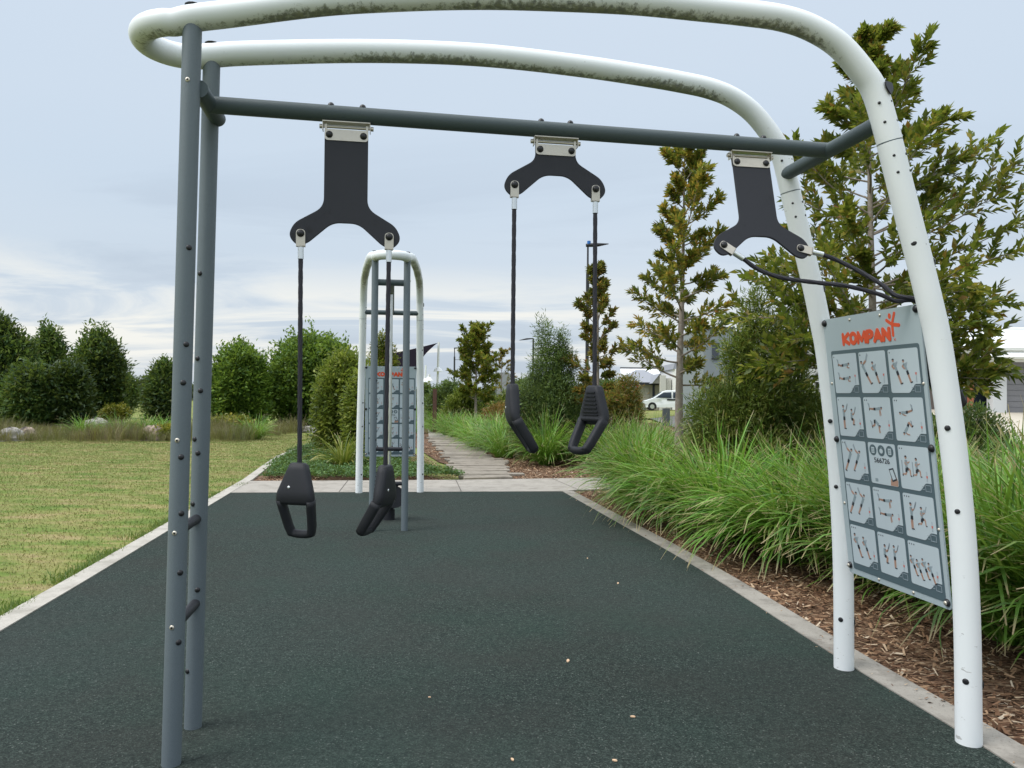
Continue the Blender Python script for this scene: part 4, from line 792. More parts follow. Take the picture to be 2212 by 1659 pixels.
front=[(kx(11.1)+.85,11.1,4,.95,'tussock at the corner of the pad, spilling over the pale slab'),(kx(10.1)+.75,10.1,3,.9,'light green tussock second from the pad corner'),
(kx(9.0)+.78,9.0,5,.92,'arching tussock drooping over the kerb, third from the pad corner'),(kx(8.0)+.80,8.0,2,.95,'tussock overhanging the kerb beyond the middle of the pad'),
(kx(7.0)+1.0,7.0,5,.95,'big drooping tussock whose tips touch the rubber pad'),(kx(6.2)+1.35,6.2,4,.95,'dense tussock with long blades arching over bare mulch'),
(kx(5.4)+1.65,5.6,0,.95,'dark stemmed tussock beside the bare mulch patch'),(kx(5.)+1.75,4.95,6,.8,'small low tussock nearest the inner white leg')]
for i,(x,y,mi,sc,lb) in enumerate(front):
    me=TMover if mi==5 else (TMs if mi==6 else TM[mi%5]); tussock(x,y,me,rnd.uniform(-.4,.4) if mi==5 else rnd.uniform(0,6),sc,lb,FG)
second=[(3.05,10.9,'tussock in the second row behind the pad corner'),(2.85,9.7,'second row tussock in front of the round brown shrub'),(3.0,8.5,'second row tussock below the slim yellowing tree'),(3.15,7.4,'tall tussock with upright spikes left of the wattle trunk'),(3.3,6.4,'spiky tussock with the highest blades behind the front row'),(3.95,5.5,'second row tussock seen through the gap beside the inner white leg'),(4.0,9.3,'third row tussock in front of the lime wattle'),(4.2,7.9,'third row tussock right of the lime wattle stems'),(4.5,6.6,'third row tussock beneath the dark bush'),(3.8,11.0,'back tussock near the slim tree trunk'),(5.3,7.6,'back tussock left of the panel top'),(5.4,9.4,'farthest tussock before the street on the right')]
for i,(x,y,lb) in enumerate(second): tussock(x,y,TM[(i*2+1)%5],rnd.uniform(0,6),rnd.uniform(.88,1.0),lb,FG,zs=rnd.uniform(.92,1.05))
rightg=[(3.1,4.75,'large dark tussock just right of the outer white leg'),(3.75,5.2,'tussock behind the outer white leg at the photo edge'),(3.45,3.95,'nearest tussock at the right edge of the photo'),(2.95,5.75,'tall tussock seen under the panel between the white legs'),(3.35,4.4,'dark tussock with wide blades behind the outer white leg'),(4.6,5.9,'tussock in front of the driveway'),(5.1,4.7,'tussock at the far right edge below the garage'),(5.9,6.6,'rearmost tussock before the driveway')]
for i,(x,y,lb) in enumerate(rightg): tussock(x,y,TM[(i*3+2)%5],rnd.uniform(0,6),[1.0,1.05,.95,.9,1.05,1.0,1.0,1.0][i],lb,FG,zs=1.02)
tussock(3.9,4.35,tus_mesh('grass_tussock',[dict(nb=340,Lr=(.7,1.35),Wr=(.014,.026),el=(6,55),dr=(25,110),seed=431,r0=.12)],M_tus),1.,.95,'broad bladed tussock beside the outer white leg',FG)
# around the path
tussock(G(1180,1003).x,G(1180,1003).y,TM[1],1.,.92,'round tussock on mulch between the middle strap handles','tussocks along the path')
tussock(G(1190,1003).x+1.1,15.9,TM[2],2.,.95,'tussock behind the right hand strap handle','tussocks along the path')
tussock(G(1080,975).x,G(1080,975).y,tus_mesh('grass_tussock',[dict(nb=420,Lr=(.7,1.25),Wr=(.010,.016),el=(8,60),dr=(30,110),seed=432,r0=.2)],M_tus2),2.,.95,'blue green tussock nearest the sleeper path bend','tussocks along the path')
tussock(1.6,17.6,TM[0],2.6,.95,'tussock in front of the feathery grey green shrub','tussocks along the path')
tussock(2.7,14.9,TM[3],.6,.9,'tussock directly behind the slab corner','tussocks along the path')
ri=0; yy=18.5
edge=lambda y_:float(np.interp(y_,[16,20,24,28,33,40,50],[-.1,-.95,-1.9,-2.75,-3.9,-5.2,-6.6]))
while yy<50:
    for r_ in range(5 if yy<34 else 3):
        x=edge(yy)+.55+r_*(.75+.012*yy)+rnd.uniform(-.2,.2)
        tussock(x,yy+rnd.uniform(-.3,.3)+r_*.2,TMf[(ri+r_)%3],rnd.uniform(0,6),rnd.uniform(.85,1.02),'bright green tussock in the massed row along the right side of the path','massed tussocks along the path'); ri+=1
    yy*=1.052
for i,(u,v,sc,lb) in enumerate([(742,1010,.8,'yellow green strap plant in front of the lime shrub'),(812,1000,.6,'small strap plant behind the far frame panel'),(905,935,.7,'tussock on the left side of the path by the far frame')]):
    p=G(u,v); tussock(p.x,p.y,TMs if i!=0 else tus_mesh('grass_tussock',[dict(nb=150,Lr=(.5,.95),Wr=(.018,.030),el=(5,55),dr=(15,95),seed=433,r0=.08)],leafmat('yellow_strap_leaf',[(0,(.09,.14,.02)),(.6,(.20,.25,.045)),(1,(.36,.34,.09))],.3,tip=(.45,.36,.2))),i,sc*1.25,lb,'strap plants left of the path')
# lawn edge reeds
x,y=scatter([(-17.5,21.5),(-8.2,23.5),(-8.0,30),(-12,31),(-20,27)],1500); V=[];F=[];b=0;T=[]
Vb,Fb,Tb=blades(26,(.5,1.0),(.012,.022),(2,28),(5,50),500,segs=3,r0=.25)
for i in range(len(x)):
    a=rg.uniform(0,6.28); c_,s_=math.cos(a),math.sin(a); sc=rg.uniform(.6,1.05)*(.45+.35*max(0,math.sin(x[i]*1.7)*math.cos(y[i]*.9+1))); Q=Vb.copy(); V.append(np.stack([(Q[:,0]*c_-Q[:,1]*s_)*sc+x[i],(Q[:,0]*s_+Q[:,1]*c_)*sc+y[i],Q[:,2]*sc],1)); F.append(Fb+b); b+=len(Vb); T.append(Tb)
finish(mobj('wild_grass',np.concatenate(V),None,leafmat('brown_reed',[(0,(.10,.08,.045)),(.5,(.20,.145,.085)),(.8,(.22,.22,.08)),(1,(.34,.28,.15))],.3,clump=(.09,.11,.04),cs=.5),quads=np.concatenate(F),attr=np.concatenate(T)),'brown and purple wild grasses massed behind the far lawn edge','wild grass',kind='stuff')
for i,(u,v,lb) in enumerate([(180,935,'green flax clump at left among the brown grasses'),(262,922,'pale green flax clump between the two rocks'),(375-60,938,'small flax clump left of the near grey post'),(350,930,'flax clump behind the sandstone rock'),(420+130,918,'silvery flax clump under the bright bush')]):
    p=D(u,v+4,25.); tussock(p.x,p.y,TMf[i%3],i,.85,lb,'flax clumps across the lawn',z=-.03,name='flax_clump')
def rock(u,v,y_,w_,h_,mat,lb,seed):
    p=D(u,v,y_); q=random.Random(seed); bm=bmesh.new() if False else None
    mb=MB(); nn=12; V=[];rings=6
    for i in range(rings+1):
        ph=math.pi/2*i/rings
        for j in range(nn):
            th=2*math.pi*j/nn; r_=1+.18*math.sin(3*th+seed)+q.uniform(-.1,.1); V.append((p.x+w_*.5*math.cos(th)*r_*math.cos(ph)**.6,y_+w_*.4*math.sin(th)*r_*math.cos(ph)**.6,-.06+(h_+.06)*math.sin(ph)*(1+q.uniform(-.08,.08))))
    F=[(i*nn+j,i*nn+(j+1)%nn,(i+1)*nn+(j+1)%nn,(i+1)*nn+j) for i in range(rings) for j in range(nn)]+[tuple(rings*nn+j for j in range(nn))]
    mb.add(V,F,0,False); finish(mb.build('boulder',mat,origin=(p.x,y_,0)),lb,'boulder','boulders along the lawn edge')
Mr1=paint('grey_rock',(.30,.28,.26),.9,0,.25,3,.6,20,dirt=(.14,.13,.12),dirt_scale=4,dirt_amt=.5); Mr2=paint('sandstone',(.30,.235,.18),.9,0,.25,3,.6,20,dirt=(.07,.06,.055),dirt_scale=3,dirt_amt=.45)
rock(22,945,23.2,.75,.36,Mr1,'pale grey boulder at the left end of the lawn edge',1); rock(57,943,23.6,.6,.36,Mr2,'dark topped boulder next to the pale grey one',2); rock(210,918,26.5,.95,.55,Mr1,'pointed pink grey boulder among the brown grasses',3); rock(332,941,24,.85,.42,Mr2,'orange sandstone boulder left of the near grey post',4); rock(668,914,30,.7,.2,Mr1,'flat pale rock below the wide bright bush',5)
# ------------------------------------------------------------ lawn blades and ground cover
x,y=scatter([(-2.9,2.6),(-3.28,4.68),(-4.28,11.3),(-5.5,19),(-6.3,28),(-17,28),(-13,18),(-9.5,10),(-6,2.6)],150000,pw=1.5)
k=len(x); L=rg.uniform(.012,.03,k); dv=unit(np.stack([rg.normal(0,.6,k),rg.normal(0,.6,k),np.ones(k)],1)); V,F=leaves(np.stack([x,y,np.full(k,-.046)],1),dv,L*(1+y*.02),.005+.00045*y,fold=.1)
M_bl=bpy.data.materials.new('lawn_blade'); t=nt(M_bl); n=N(t); p=wpos(n); gi=n('ShaderNodeNewGeometry').outputs['Random Per Island']
c_=ramp(n,math_(n,'MULTIPLY_ADD',noise(n,n('ShaderNodeMapping',{'Vector':p,'Rotation':(0,0,.5),'Scale':(1.2,3.5,1)}).outputs[0],.9,6,.65),.7),[(.238,(.12,.21,.03)),(.308,(.20,.26,.055)),(.378,(.31,.29,.10)),(.448,(.42,.33,.16))]); c_.node.inputs['Fac'].links[0].from_node.inputs[2].default_value=-.0
c_=mixc(n,gi,c_,mixc(n,.5,c_,(.30,.28,.13))); b=n('ShaderNodeBsdfPrincipled',{'Base Color':c_,'Roughness':.7}); n('ShaderNodeOutputMaterial',{'Surface':b.outputs[0]})
finish(mobj('lawn_grass',V,None,M_bl,quads=F),'short dry mown grass blades on the lawn beside the left kerb','grass',kind='stuff')
# greener fringe on the kerb
P_=[];q=random.Random(3)
for i in range(5200):
    tt=q.random()**1.3; y_=2.9+tt*9.5; xk=float(np.interp(y_,[p[1] for p in LKs],[p[0] for p in LKs])); g_=math.sin(y_*3.1)+math.sin(y_*7.3+1); 
    if g_<-.4: continue
    P_.append((xk-.155-abs(q.gauss(0,.10))+.02,y_,-.04))
P_=np.array(P_); k=len(P_); dv=unit(np.stack([rg.normal(.15,.6,k),rg.normal(0,.6,k),np.ones(k)],1)); V,F=leaves(P_,dv,rg.uniform(.04,.10,k),np.full(k,.008),fold=.1)
finish(mobj('edge_grass',V,None,leafmat('edge_blade',[(0,(.06,.12,.02)),(.7,(.12,.20,.04)),(1,(.2,.25,.07))],.3),quads=F),'longer green grass fringe growing against the left kerb','grass',kind='stuff')
cov=[(-4.25,13.3),(-3.4,13.1),(-3.2,12.95),(-1.2,13.35),(-.85,13.7),(-1.1,14.1),(-1.9,14.6),(-2.2,16.3),(-2.6,19.5),(-3.6,23),(-4.7,26),(-6,26),(-5.5,20.5),(-5.2,17.9),(-4.75,15.5)]
x,y=scatter(cov,7500,pw=1.2); hg=.05+.10*(np.sin(x*3.1+y*2.3)*.5+.5)+.05*(np.sin(x*7+1)*np.sin(y*5)); per=8; k=len(x)*per
cx_=np.repeat(x,per)+rg.normal(0,.05,k);cy_=np.repeat(y,per)+rg.normal(0,.05,k);cz_=np.repeat(hg,per)*rg.uniform(.3,1.2,k)
dv=unit(np.stack([rg.normal(0,.8,k),rg.normal(0,.8,k),rg.uniform(.1,.9,k)],1)); V,F=leaves(np.stack([cx_,cy_,cz_],1),dv,rg.uniform(.03,.065,k),rg.uniform(.018,.034,k))
finish(mobj('ground_cover',V,None,M_cover,quads=F),'dense low green ground cover behind the slab left of the path','ground cover',kind='stuff')
# ------------------------------------------------------------ far built things
BK=paint('lamp_black',(.022,.023,.026),.45); M_pw=paint('white_pole',(.80,.82,.82),.4,0,.03)
def lamp(u,vt,vb,y_,r_,arm,label,blue=False,brk=None):
    p=D(u,vt,y_); root=thing('street_lamp',(p.x,y_,0),label,'street lamp','black street lamps'); H_=p.z
    mb=MB(); mb.tube([(p.x,y_,-.05),(p.x,y_,H_*.86)],[r_,r_*.95],14); mb.tube([(p.x,y_,H_*.86),(p.x,y_,H_*.87),(p.x,y_,H_-.02)],[r_*.95,r_*.55,r_*.5],12); mb.build('pole',BK,root)
    mb=MB(); mb.tube([(p.x-.06,y_,H_),(p.x+.12,y_,H_+.01),(p.x+arm*.5,y_,H_+.02),(p.x+arm,y_,H_+.05)],[.05,.06,.055,.012],10); mb.build('lamp_head',BK,root)
    if blue: mb=MB(); mb.tube([(p.x+.03,y_,H_+.04),(p.x+.03,y_,H_+.13)],.055,10); mb.build('sensor_cap',paint('blue_cap',(.02,.14,.45),.4),root)
    if brk: mb=MB(); q=D(u,brk,y_); mb.tube([(p.x,y_,q.z),(p.x+.55,y_,q.z)],.02,8); mb.build('bracket',BK,root)
lamp(1270,530,880,23,.055,.62,'tall black lamp post behind the middle strap rope, blue cap on its head',True)
lamp(982,752,880,73,.085,.62,'distant black lamp post beside the white sail pole',False,777)
p=D(1152,731,45); root=thing('street_lamp',(p.x,45,0),'black lamp arm reaching out left of the feathery shrub top','street lamp','black street lamps')
mb=MB(); mb.tube([(p.x,45,-.05),(p.x,45,p.z)],[.07,.05],10); mb.build('pole',BK,root); mb=MB(); q=D(1122,735,45); mb.tube([(p.x,45,p.z),((p.x+q.x)/2,45,(p.z+q.z)/2+.02),(q.x,45,q.z)],[.03,.05,.015],8); mb.build('lamp_head',BK,root)
p=D(1071.8,777,60); root=thing('thin_pole',(p.x,60,0),'thin grey pole with a short crossarm beyond the sapling','pole')
mb=MB(); mb.tube([(p.x,60,0),(p.x,60,p.z)],.06,8); mb.build('pole',paint('thin_grey',(.12,.13,.14),.5),root); mb=MB(); mb.tube([(p.x-1.3,60,p.z-.05),(p.x+.3,60,p.z-.02)],.035,8); mb.build('crossarm',paint('thin_grey',(.12,.13,.14),.5),root)
# sail poles
for i,(u,vt,vc,y_,r_,lb) in enumerate([(948,739,798.5,60,.085,'tall white pole with a round collar holding the black sail'),(927.5,809,819,66,.11,'short white pole with a cone collar left of the tall one'),(920,789,822,70,.08,'white pole partly hidden by the far frame leg')]):
    p=D(u,vt,y_); c=D(u,vc,y_); b_=D(u-1.5,880,y_); root=thing('sail_pole',(p.x-.1,y_,0),lb,'sail pole','white shade sail poles')
    mb=MB(); mb.tube([(p.x-.12,y_,-.05),(p.x,y_,p.z)],[r_*1.1,r_],14); mb.build('pole',M_pw,root)
    mb=MB(); mb.tube([(p.x-.04,y_,c.z-.14),(p.x-.04,y_,c.z-.10),(p.x-.04,y_,c.z+.08),(p.x-.04,y_,c.z+.2)],[.40,.36,.24,r_],18); mb.build('collar',M_pw,root)
root=thing('shade_sail',tuple(D(900,770,60)),'black triangular shade sail behind the far frame, tied to the tall white pole','shade sail')
A0=D(944,741.5,60);B0=D(838,792,56);C0=D(902,800,52);E0=D(800,770,66)
def hyp(s_,t_): 
    sag=1-.0*s_; q=(A0*(1-s_)*(1-t_)+E0*s_*(1-t_)*1.0+C0*(1-s_)*t_+B0*s_*t_); c_=(A0+B0+C0+E0)/4; k_=.28*(1-(2*s_-1)**2*0-(1-4*s_*(1-s_)))*0; 
    e=4*s_*(1-s_)*(abs(2*t_-1))+4*t_*(1-t_)*(abs(2*s_-1)); return q+(c_-q)*.16*e
V=[tuple(hyp(i/12,j/12)) for i in range(13) for j in range(13)]; F=[(i*13+j,i*13+j+1,(i+1)*13+j+1,(i+1)*13+j) for i in range(12) for j in range(12)]
o=mobj('sail_cloth',V,F,paint('sail_black',(.012,.010,.014),.9,spec=0.),root,True); sm=o.modifiers.new('s','SOLIDIFY'); sm.thickness=.02
mb=MB(); mb.tube([D(948,739.5,60),A0],.02,6); mb.build('tie_cable',BK,root)
root=thing('shade_sail',tuple(D(592,779,55)),'corner of a second black sail showing between the two bright bushes','shade sail')
mb=MB(); a,b,c=D(578,773.5,44),D(606,780,44),D(606,790,44); mb.add([a,b,c,a+Vector((0,.03,0)),b+Vector((0,.03,0)),c+Vector((0,.03,0))],[(0,1,2),(5,4,3),(0,3,4,1),(1,4,5,2),(2,5,3,0)]); mb.build('sail_cloth',paint('sail_black',(.012,.010,.014),.9,spec=0.),root)
# rusty marker post
p=D(939.5,840,30); mb=MB(); mb.box((p.x,30,p.z/2-.05),(.15,.12,p.z+.1)); o=mb.build('marker_post',paint('rusty_steel',(.075,.035,.025),.8,0,.3,20),origin=(p.x,30,0)); finish(o,'square rusty brown marker post beside the path','post')
# street sign
root=thing('street_sign',(D(1750,830,36).x,36,0),'white street name blades on dark posts behind the inner white leg','street sign')
mb=MB()
for u in(1735.5,1765): q=D(u,808,36.1); mb.box((q.x,36.1,(q.z+.0)/2),(.10 if u<1750 else .14,.07,q.z)); 
mb.each('sign_post',BK,root)
for (u0,u1,v0,v1,tx) in((1736.5,1753.5,809,816.5,'CLOVER ST'),(1738.3,1769.5,817.2,824.8,'HARLEQUIN RD')):
    a=D(u0,v1,36);b=D(u1,v0,36); mb=MB(); mb.box(((a.x+b.x)/2,36,(a.z+b.z)/2),(b.x-a.x,.02,b.z-a.z)); pl=mb.build('name_plate',M_pw,root)
    if tx[0]=='H': mb=MB(); place_text(mb,tx,(a.x+.03,35.987,a.z+.035),(1,0,0),(0,0,1),(0,-1,0),(b.x-a.x)-.06,(b.z-a.z)-.07,.004); mb.build('lettering',BK,pl)
    else:
        mb=MB()
        for i in range(6): mb.box((a.x+.05+i*.052,35.986,(a.z+b.z)/2),(.034,.004,.07))
        mb.build('lettering',paint('faded_letter',(.35,.37,.38),.6),pl)
# give way sign
yg=33.; c0=D(1362,845,yg); root=thing('give_way_sign',(c0.x,yg,0),'red and white triangular give way sign right of the round brown shrub','road sign')
def tri(s_,r_): h=s_*.866; return rpoly([(0,-h*2/3),(s_/2,h/3),(-s_/2,h/3)],r_)
mb=MB(); mb.prism(tri(.86,.07),(c0.x,yg,c0.z+.05),(1,0,0),(0,0,1),(0,-1,0),0,.01); pl=mb.build('sign_plate',M_pw,root)
mb=MB(); mb.prism(tri(.82,.06),(c0.x,yg,c0.z+.05),(1,0,0),(0,0,1),(0,-1,0),.01,.014); mb.build('red_border',paint('sign_red',(.50,.02,.03),.45),pl)
mb=MB(); mb.prism(tri(.56,.03),(c0.x,yg,c0.z+.055),(1,0,0),(0,0,1),(0,-1,0),.014,.018); mb.build('white_field',M_pw,pl)
mb=MB(); place_text(mb,'GIVE',(c0.x-.15,yg-.019,c0.z+.09),(1,0,0),(0,0,1),(0,-1,0),.30,.085,.004); place_text(mb,'WAY',(c0.x-.105,yg-.019,c0.z-.03),(1,0,0),(0,0,1),(0,-1,0),.21,.085,.004); mb.build('lettering',BK,pl)
mb=MB(); mb.tube([(c0.x,yg+.04,-.05),(c0.x,yg+.04,c0.z+.25)],.03,10); mb.each('sign_post',paint('galvanised_pole',(.4,.41,.41),.5,.3),root)
# street furniture box near the van
# street, verge
M_road=concmat('road_asphalt',(.16,.16,.16),(.11,.11,.11),3.); M_foot=concmat('footpath_concrete',(.48,.46,.42),(.36,.34,.3),3.)
def quadsheet(name,pts,mat):
    o=mobj(name,pts,[tuple(range(len(pts)))],mat); o['kind']='structure'; return o
quadsheet('street',[(7,28,-.01),(11,28,-.01),(11,45,0),(60,45,.02),(60,74,.17),(18,74,.17),(9,50,.05)],M_road)
quadsheet('footpath',[(9,17.5,-.02),(58,17.5,-.02),(58,19,-.02),(9,19,-.02)],M_foot)
V=[];nx,ny=28,18
for j in range(ny+1):
    for i in range(nx+1):
        x=11+i*1.6; y=16+j*1.5; h=1.0*min(1,max(0,(y-20)/11.))*min(1,max(0,(x-12)/3.)); V.append((x,y,-.04+h-.015))
o=mobj('front_yard',V,[(j*(nx+1)+i,j*(nx+1)+i+1,(j+1)*(nx+1)+i+1,(j+1)*(nx+1)+i) for j in range(ny) for i in range(nx)],M_lawn,smooth=True); o['kind']='structure'
quadsheet('verge',[(9,50,.06),(18,70,.18),(60,72,.2),(60,76,.22),(15,76,.2),(6,50,.05)],M_lawn)
quadsheet('driveway',[(14.2,20.2,.06),(30.0,20.2,.06),(30.0,31.2,1.07),(16.4,31.2,1.07)],paint('driveway_concrete',(.50,.45,.37),.85,0,.08,2,.3,60))
# right house
def poly3(mb,pts,m=0,th=None): mb.add(pts,[tuple(range(len(pts)))],m)
M_rw=paint('white_roof_metal',(.80,.81,.82),.5,0,.02); M_fas=paint('cream_fascia',(.62,.62,.57),.5,0,.03); M_gd=paint('garage_grey',(.20,.20,.215),.55,0,.05,2); M_wall=paint('pale_render',(.60,.62,.63),.8,0,.03); M_dkg=paint('dark_glass',(.025,.035,.05),.08,0,.1,2,spec=.8); M_brk=paint('brown_brick',(.16,.10,.075),.85,0,.3,8,.4,30)
root=thing('house',(24,34,1.05),'white roofed house with a grey garage door at the right edge','house','houses across the street')
y1,y2=30.,30.8
zf=lambda v,y_,u=2150:D(u,v,y_).z
xw0=D(1985,800,y2).x; xw1=D(2145,800,y2).x+14; ez=zf(756,y2); gz=1.05
mb=MB(); mb.box(((xw0+xw1)/2,y2+4.2,(gz+ez)/2-.35),(xw1-xw0,8,ez-gz+.7)); mb.build('wall',paint('dark_brown_wall',(.13,.11,.10),.85,0,.1,3),root)  # main house wall in dark brown, slightly varied by noise
rx0=D(1968,752,y2-.6).x; rx1=xw1+.6; ry0=y2-.6; ry1=y2+9; rz=zf(711,y2+4.2,2113); rr0=D(2113,711,y2+4.2).x; rr1=rr0+12; ym=y2+4.2; e_=ez+.06
mb=MB(); poly3(mb,[(rx0,ry0,e_),(rx1,ry0,e_),(rr1,ym,rz),(rr0,ym,rz)]); poly3(mb,[(rx0,ry1,e_),(rx0,ry0,e_),(rr0,ym,rz)]); poly3(mb,[(rx1,ry1,e_),(rx0,ry1,e_),(rr0,ym,rz),(rr1,ym,rz)]); poly3(mb,[(rx1,ry0,e_),(rx1,ry1,e_),(rr1,ym,rz)])
rf=mb.build('roof',M_rw,root)
mb=MB(); mb.tube([(rx0,ry0,e_+.01),(rr0,ym,rz+.01)],.08,8); mb.tube([(rr0,ym,rz+.01),(rr1,ym,rz+.01)],.09,8); mb.build('ridge_capping',paint('ridge_grey',(.66,.67,.70),.5),rf)
mb=MB(); mb.box(((rx0+rx1)/2,ry0-.03,ez-.07),(rx1-rx0,.06,.24)); mb.box((rx0-.03,(ry0+ry1)/2,ez-.07),(.06,ry1-ry0,.24)); mb.box(((rx0+rx1)/2,ry0-.10,ez-.01),(rx1-rx0,.10,.09)); mb.build('gutter',M_fas,rf)
gx0=D(2145,800,y1).x; gx1=gx0+6.6; ge=zf(773,y1); gt=zf(781,y1)
mb=MB(); mb.box((gx0+.27,y1+.2,(gz+ge)/2-.2),(.54,.4,ge-gz+.4)); mb.box((gx1-.3,y1+.2,(gz+ge)/2-.2),(.6,.4,ge-gz+.4)); mb.box(((gx0+gx1)/2,y1+.2,(gt+ge)/2+.02),(gx1-gx0-1.1,.38,ge-gt+.06)); mb.build('garage_wall',M_wall,root)
mb=MB(); 
for i in range(9): mb.box(((gx0+gx1)/2,y1+.16+.004*(i%2),gz-.1+(gt-gz+.1)*(i+.5)/9),(gx1-gx0-1.1,.08,(gt-gz+.1)/9-.012))
mb.box(((gx0+gx1)/2,y1+.24,(gz+gt)/2-.1),(gx1-gx0-1.1,.04,gt-gz)); mb.build('garage_door',M_gd,root)
ox=D(2128,776,y1-.5).x; oz=zf(770,y1-.5); 
mb=MB(); q=D(2212,735,y1+3.2); poly3(mb,[(ox,y1-.5,oz),(gx1+.6,y1-.5,oz),(gx1-2.6,y1+3.1,oz+1.15),(ox+3.3,y1+3.1,oz+1.15)]); poly3(mb,[(ox,y1+5,oz),(ox,y1-.5,oz),(ox+3.3,y1+3.1,oz+1.15)]); mb.build('garage_roof',M_rw,root)
mb=MB(); mb.box(((ox+gx1+.6)/2,y1-.53,oz-.10),(gx1+.6-ox,.06,.2)); mb.box(((ox+gx1+.6)/2,y1-.60,oz-.05),(gx1+.6-ox,.10,.08)); mb.build('garage_gutter',M_fas,root)
a=D(2098,880,y2-.5); mb=MB(); mb.box((a.x,y2-.45,(gz+ez)/2),(.16,.16,ez-gz-.05)); mb.build('porch_post',paint('orange_timber',(.30,.10,.05),.6,0,.2,10),root)
a=D(2106,880,y2);b_=D(2145,780,y2); mb=MB(); mb.box(((a.x+b_.x)/2,y2+.18,gz+1.15),(b_.x-a.x,.05,2.3)); mb.build('entry_opening',M_dkg,root)
a=D(2062,862,y2);b_=D(2087,800,y2); mb=MB(); mb.box(((a.x+b_.x)/2,y2+.17,(a.z+b_.z)/2),(b_.x-a.x,.04,b_.z-a.z)); wn=mb.build('window',M_dkg,root)
mb=MB(); 
for xx in(a.x,b_.x): mb.box((xx,y2+.14,(a.z+b_.z)/2),(.05,.06,b_.z-a.z+.06))
for zz_ in(a.z,(a.z+b_.z)/2,b_.z): mb.box(((a.x+b_.x)/2,y2+.13,zz_),(b_.x-a.x,.06,.05))
mb.build('window_frame',M_pw,wn)
a=D(2200,895,y1-2); mb=MB(); mb.box((a.x,y1-2,.75),(.9,.5,1.2)); 
# grey two storey building
yb=50.; root=thing('two_storey_building',(D(1620,860,yb).x,yb+4,0),'grey and cream two storey building behind the slim yellowing tree','building')
x0=D(1520,709,yb).x; x1=D(1585,709,yb).x; zt=zf(709,yb,1520)
mb=MB(); mb.box(((x0+x1)/2,yb+4,zt/2),(x1-x0,8,zt)); mb.build('wall',paint('blue_grey_cladding',(.23,.26,.27),.7,0,.04,1),root)
x2=D(1772,720,yb+1).x; zt2=zf(722,yb+1,1700); mb=MB(); mb.box(((x1+x2)/2,yb+5,zt2/2-.1),(x2-x1,7.9,zt2-.2)); mb.build('side_wall',paint('cream_render',(.66,.65,.60),.8,0,.03,1),root)
mb=MB(); mb.box(((x1+x2)/2,yb+4.7,zt2+.0),(x2-x1+.3,8.8,.22)); mb.box(((x0+x1)/2,yb+3.98,zt+.05),(x1-x0+.1,8.12,.09)); mb.build('roof_edge',paint('dark_capping',(.06,.065,.07),.5),root)
for (u0,u1,v0,v1) in((1538,1552,742,775),(1600,1622,745,770),(1660,1690,745,775),(1595,1625,800,840),(1665,1700,800,850)):
    yq=yb if u0<1585 else yb+1.05; a=D(u0,v1,yq);b_=D(u1,v0,yq); mb=MB(); mb.box(((a.x+b_.x)/2,yq-.02,(a.z+b_.z)/2),(b_.x-a.x,.08,b_.z-a.z)); wn=mb.build('window',M_dkg,root)
    mb=MB(); mb.box(((a.x+b_.x)/2,yq-.07,b_.z),(b_.x-a.x+.1,.05,.08)); mb.box(((a.x+b_.x)/2,yq-.07,a.z),(b_.x-a.x+.1,.05,.08)); mb.build('frame',BK,wn)
# gabled beige house
yh=85.; root=thing('house',(D(1410,870,yh).x,yh+6,.2),'beige house with grey hip roof and gabled porch behind the white van','house','houses across the street')
M_rg=paint('grey_roof_metal',(.27,.28,.31),.5,0,.03); M_bei=paint('beige_render',(.42,.395,.34),.85,0,.04,1); M_beil=paint('pale_column',(.52,.51,.47),.8)
X=lambda u,y_=yh:D(u,830,y_).x; Z=lambda v,y_=yh:D(1410,v,y_).z
mb=MB(); mb.box(((X(1352)+X(1444))/2,yh+5,Z(828)/2),(X(1444)-X(1352),10,Z(828))); mb.build('wall',M_bei,root)
mb=MB(); e=Z(827.5); r_=Z(796); poly3(mb,[(X(1345),yh-.6,e),(X(1446),yh-.6,e),(X(1409),yh+5,r_),(X(1389),yh+5,r_)]); poly3(mb,[(X(1345),yh+11,e),(X(1345),yh-.6,e),(X(1389),yh+5,r_)]); poly3(mb,[(X(1446),yh-.6,e),(X(1446),yh+11,e),(X(1409),yh+5,r_)]); poly3(mb,[(X(1446),yh+11,e),(X(1345),yh+11,e),(X(1389),yh+5,r_),(X(1409),yh+5,r_)]); mb.build('roof',M_rg,root)
mb=MB(); poly3(mb,[(X(1399.5),yh-2.6,Z(829)),(X(1416),yh-2.6,Z(808.5)),(X(1416),yh+3,Z(808.5)),(X(1399.5),yh+3,Z(829))]); poly3(mb,[(X(1416),yh-2.6,Z(808.5)),(X(1434),yh-2.6,Z(829)),(X(1434),yh+3,Z(829)),(X(1416),yh+3,Z(808.5))]); mb.build('porch_roof',M_rg,root)
mb=MB(); mb.prism([(X(1400),Z(829)),(X(1416),Z(810)),(X(1433),Z(829))],(0,yh-2.3,0),(1,0,0),(0,0,1),(0,-1,0),0,.1); mb.build('gable_wall',paint('gable_grey',(.30,.29,.26),.8),root)
mb=MB(); mb.box(((X(1415.5)+X(1427))/2,yh-2.7,Z(812)/2),(X(1427)-X(1415.5),.6,Z(812))); mb.box((X(1434),yh-2.4,Z(818)/2),(.5,.5,Z(818))); mb.each('column',M_beil,root)
mb=MB(); mb.box(((X(1345)+X(1446))/2,yh-.66,e-.08),(X(1446)-X(1345),.1,.28)); mb.build('gutter',BK,root)
mb=MB(); mb.box(((X(1409.5)+X(1414))/2,yh-.05,Z(852)),(X(1414)-X(1409.5),.12,2.1)); mb.build('front_door',paint('navy_door',(.03,.035,.06),.5),root)
mb=MB(); 
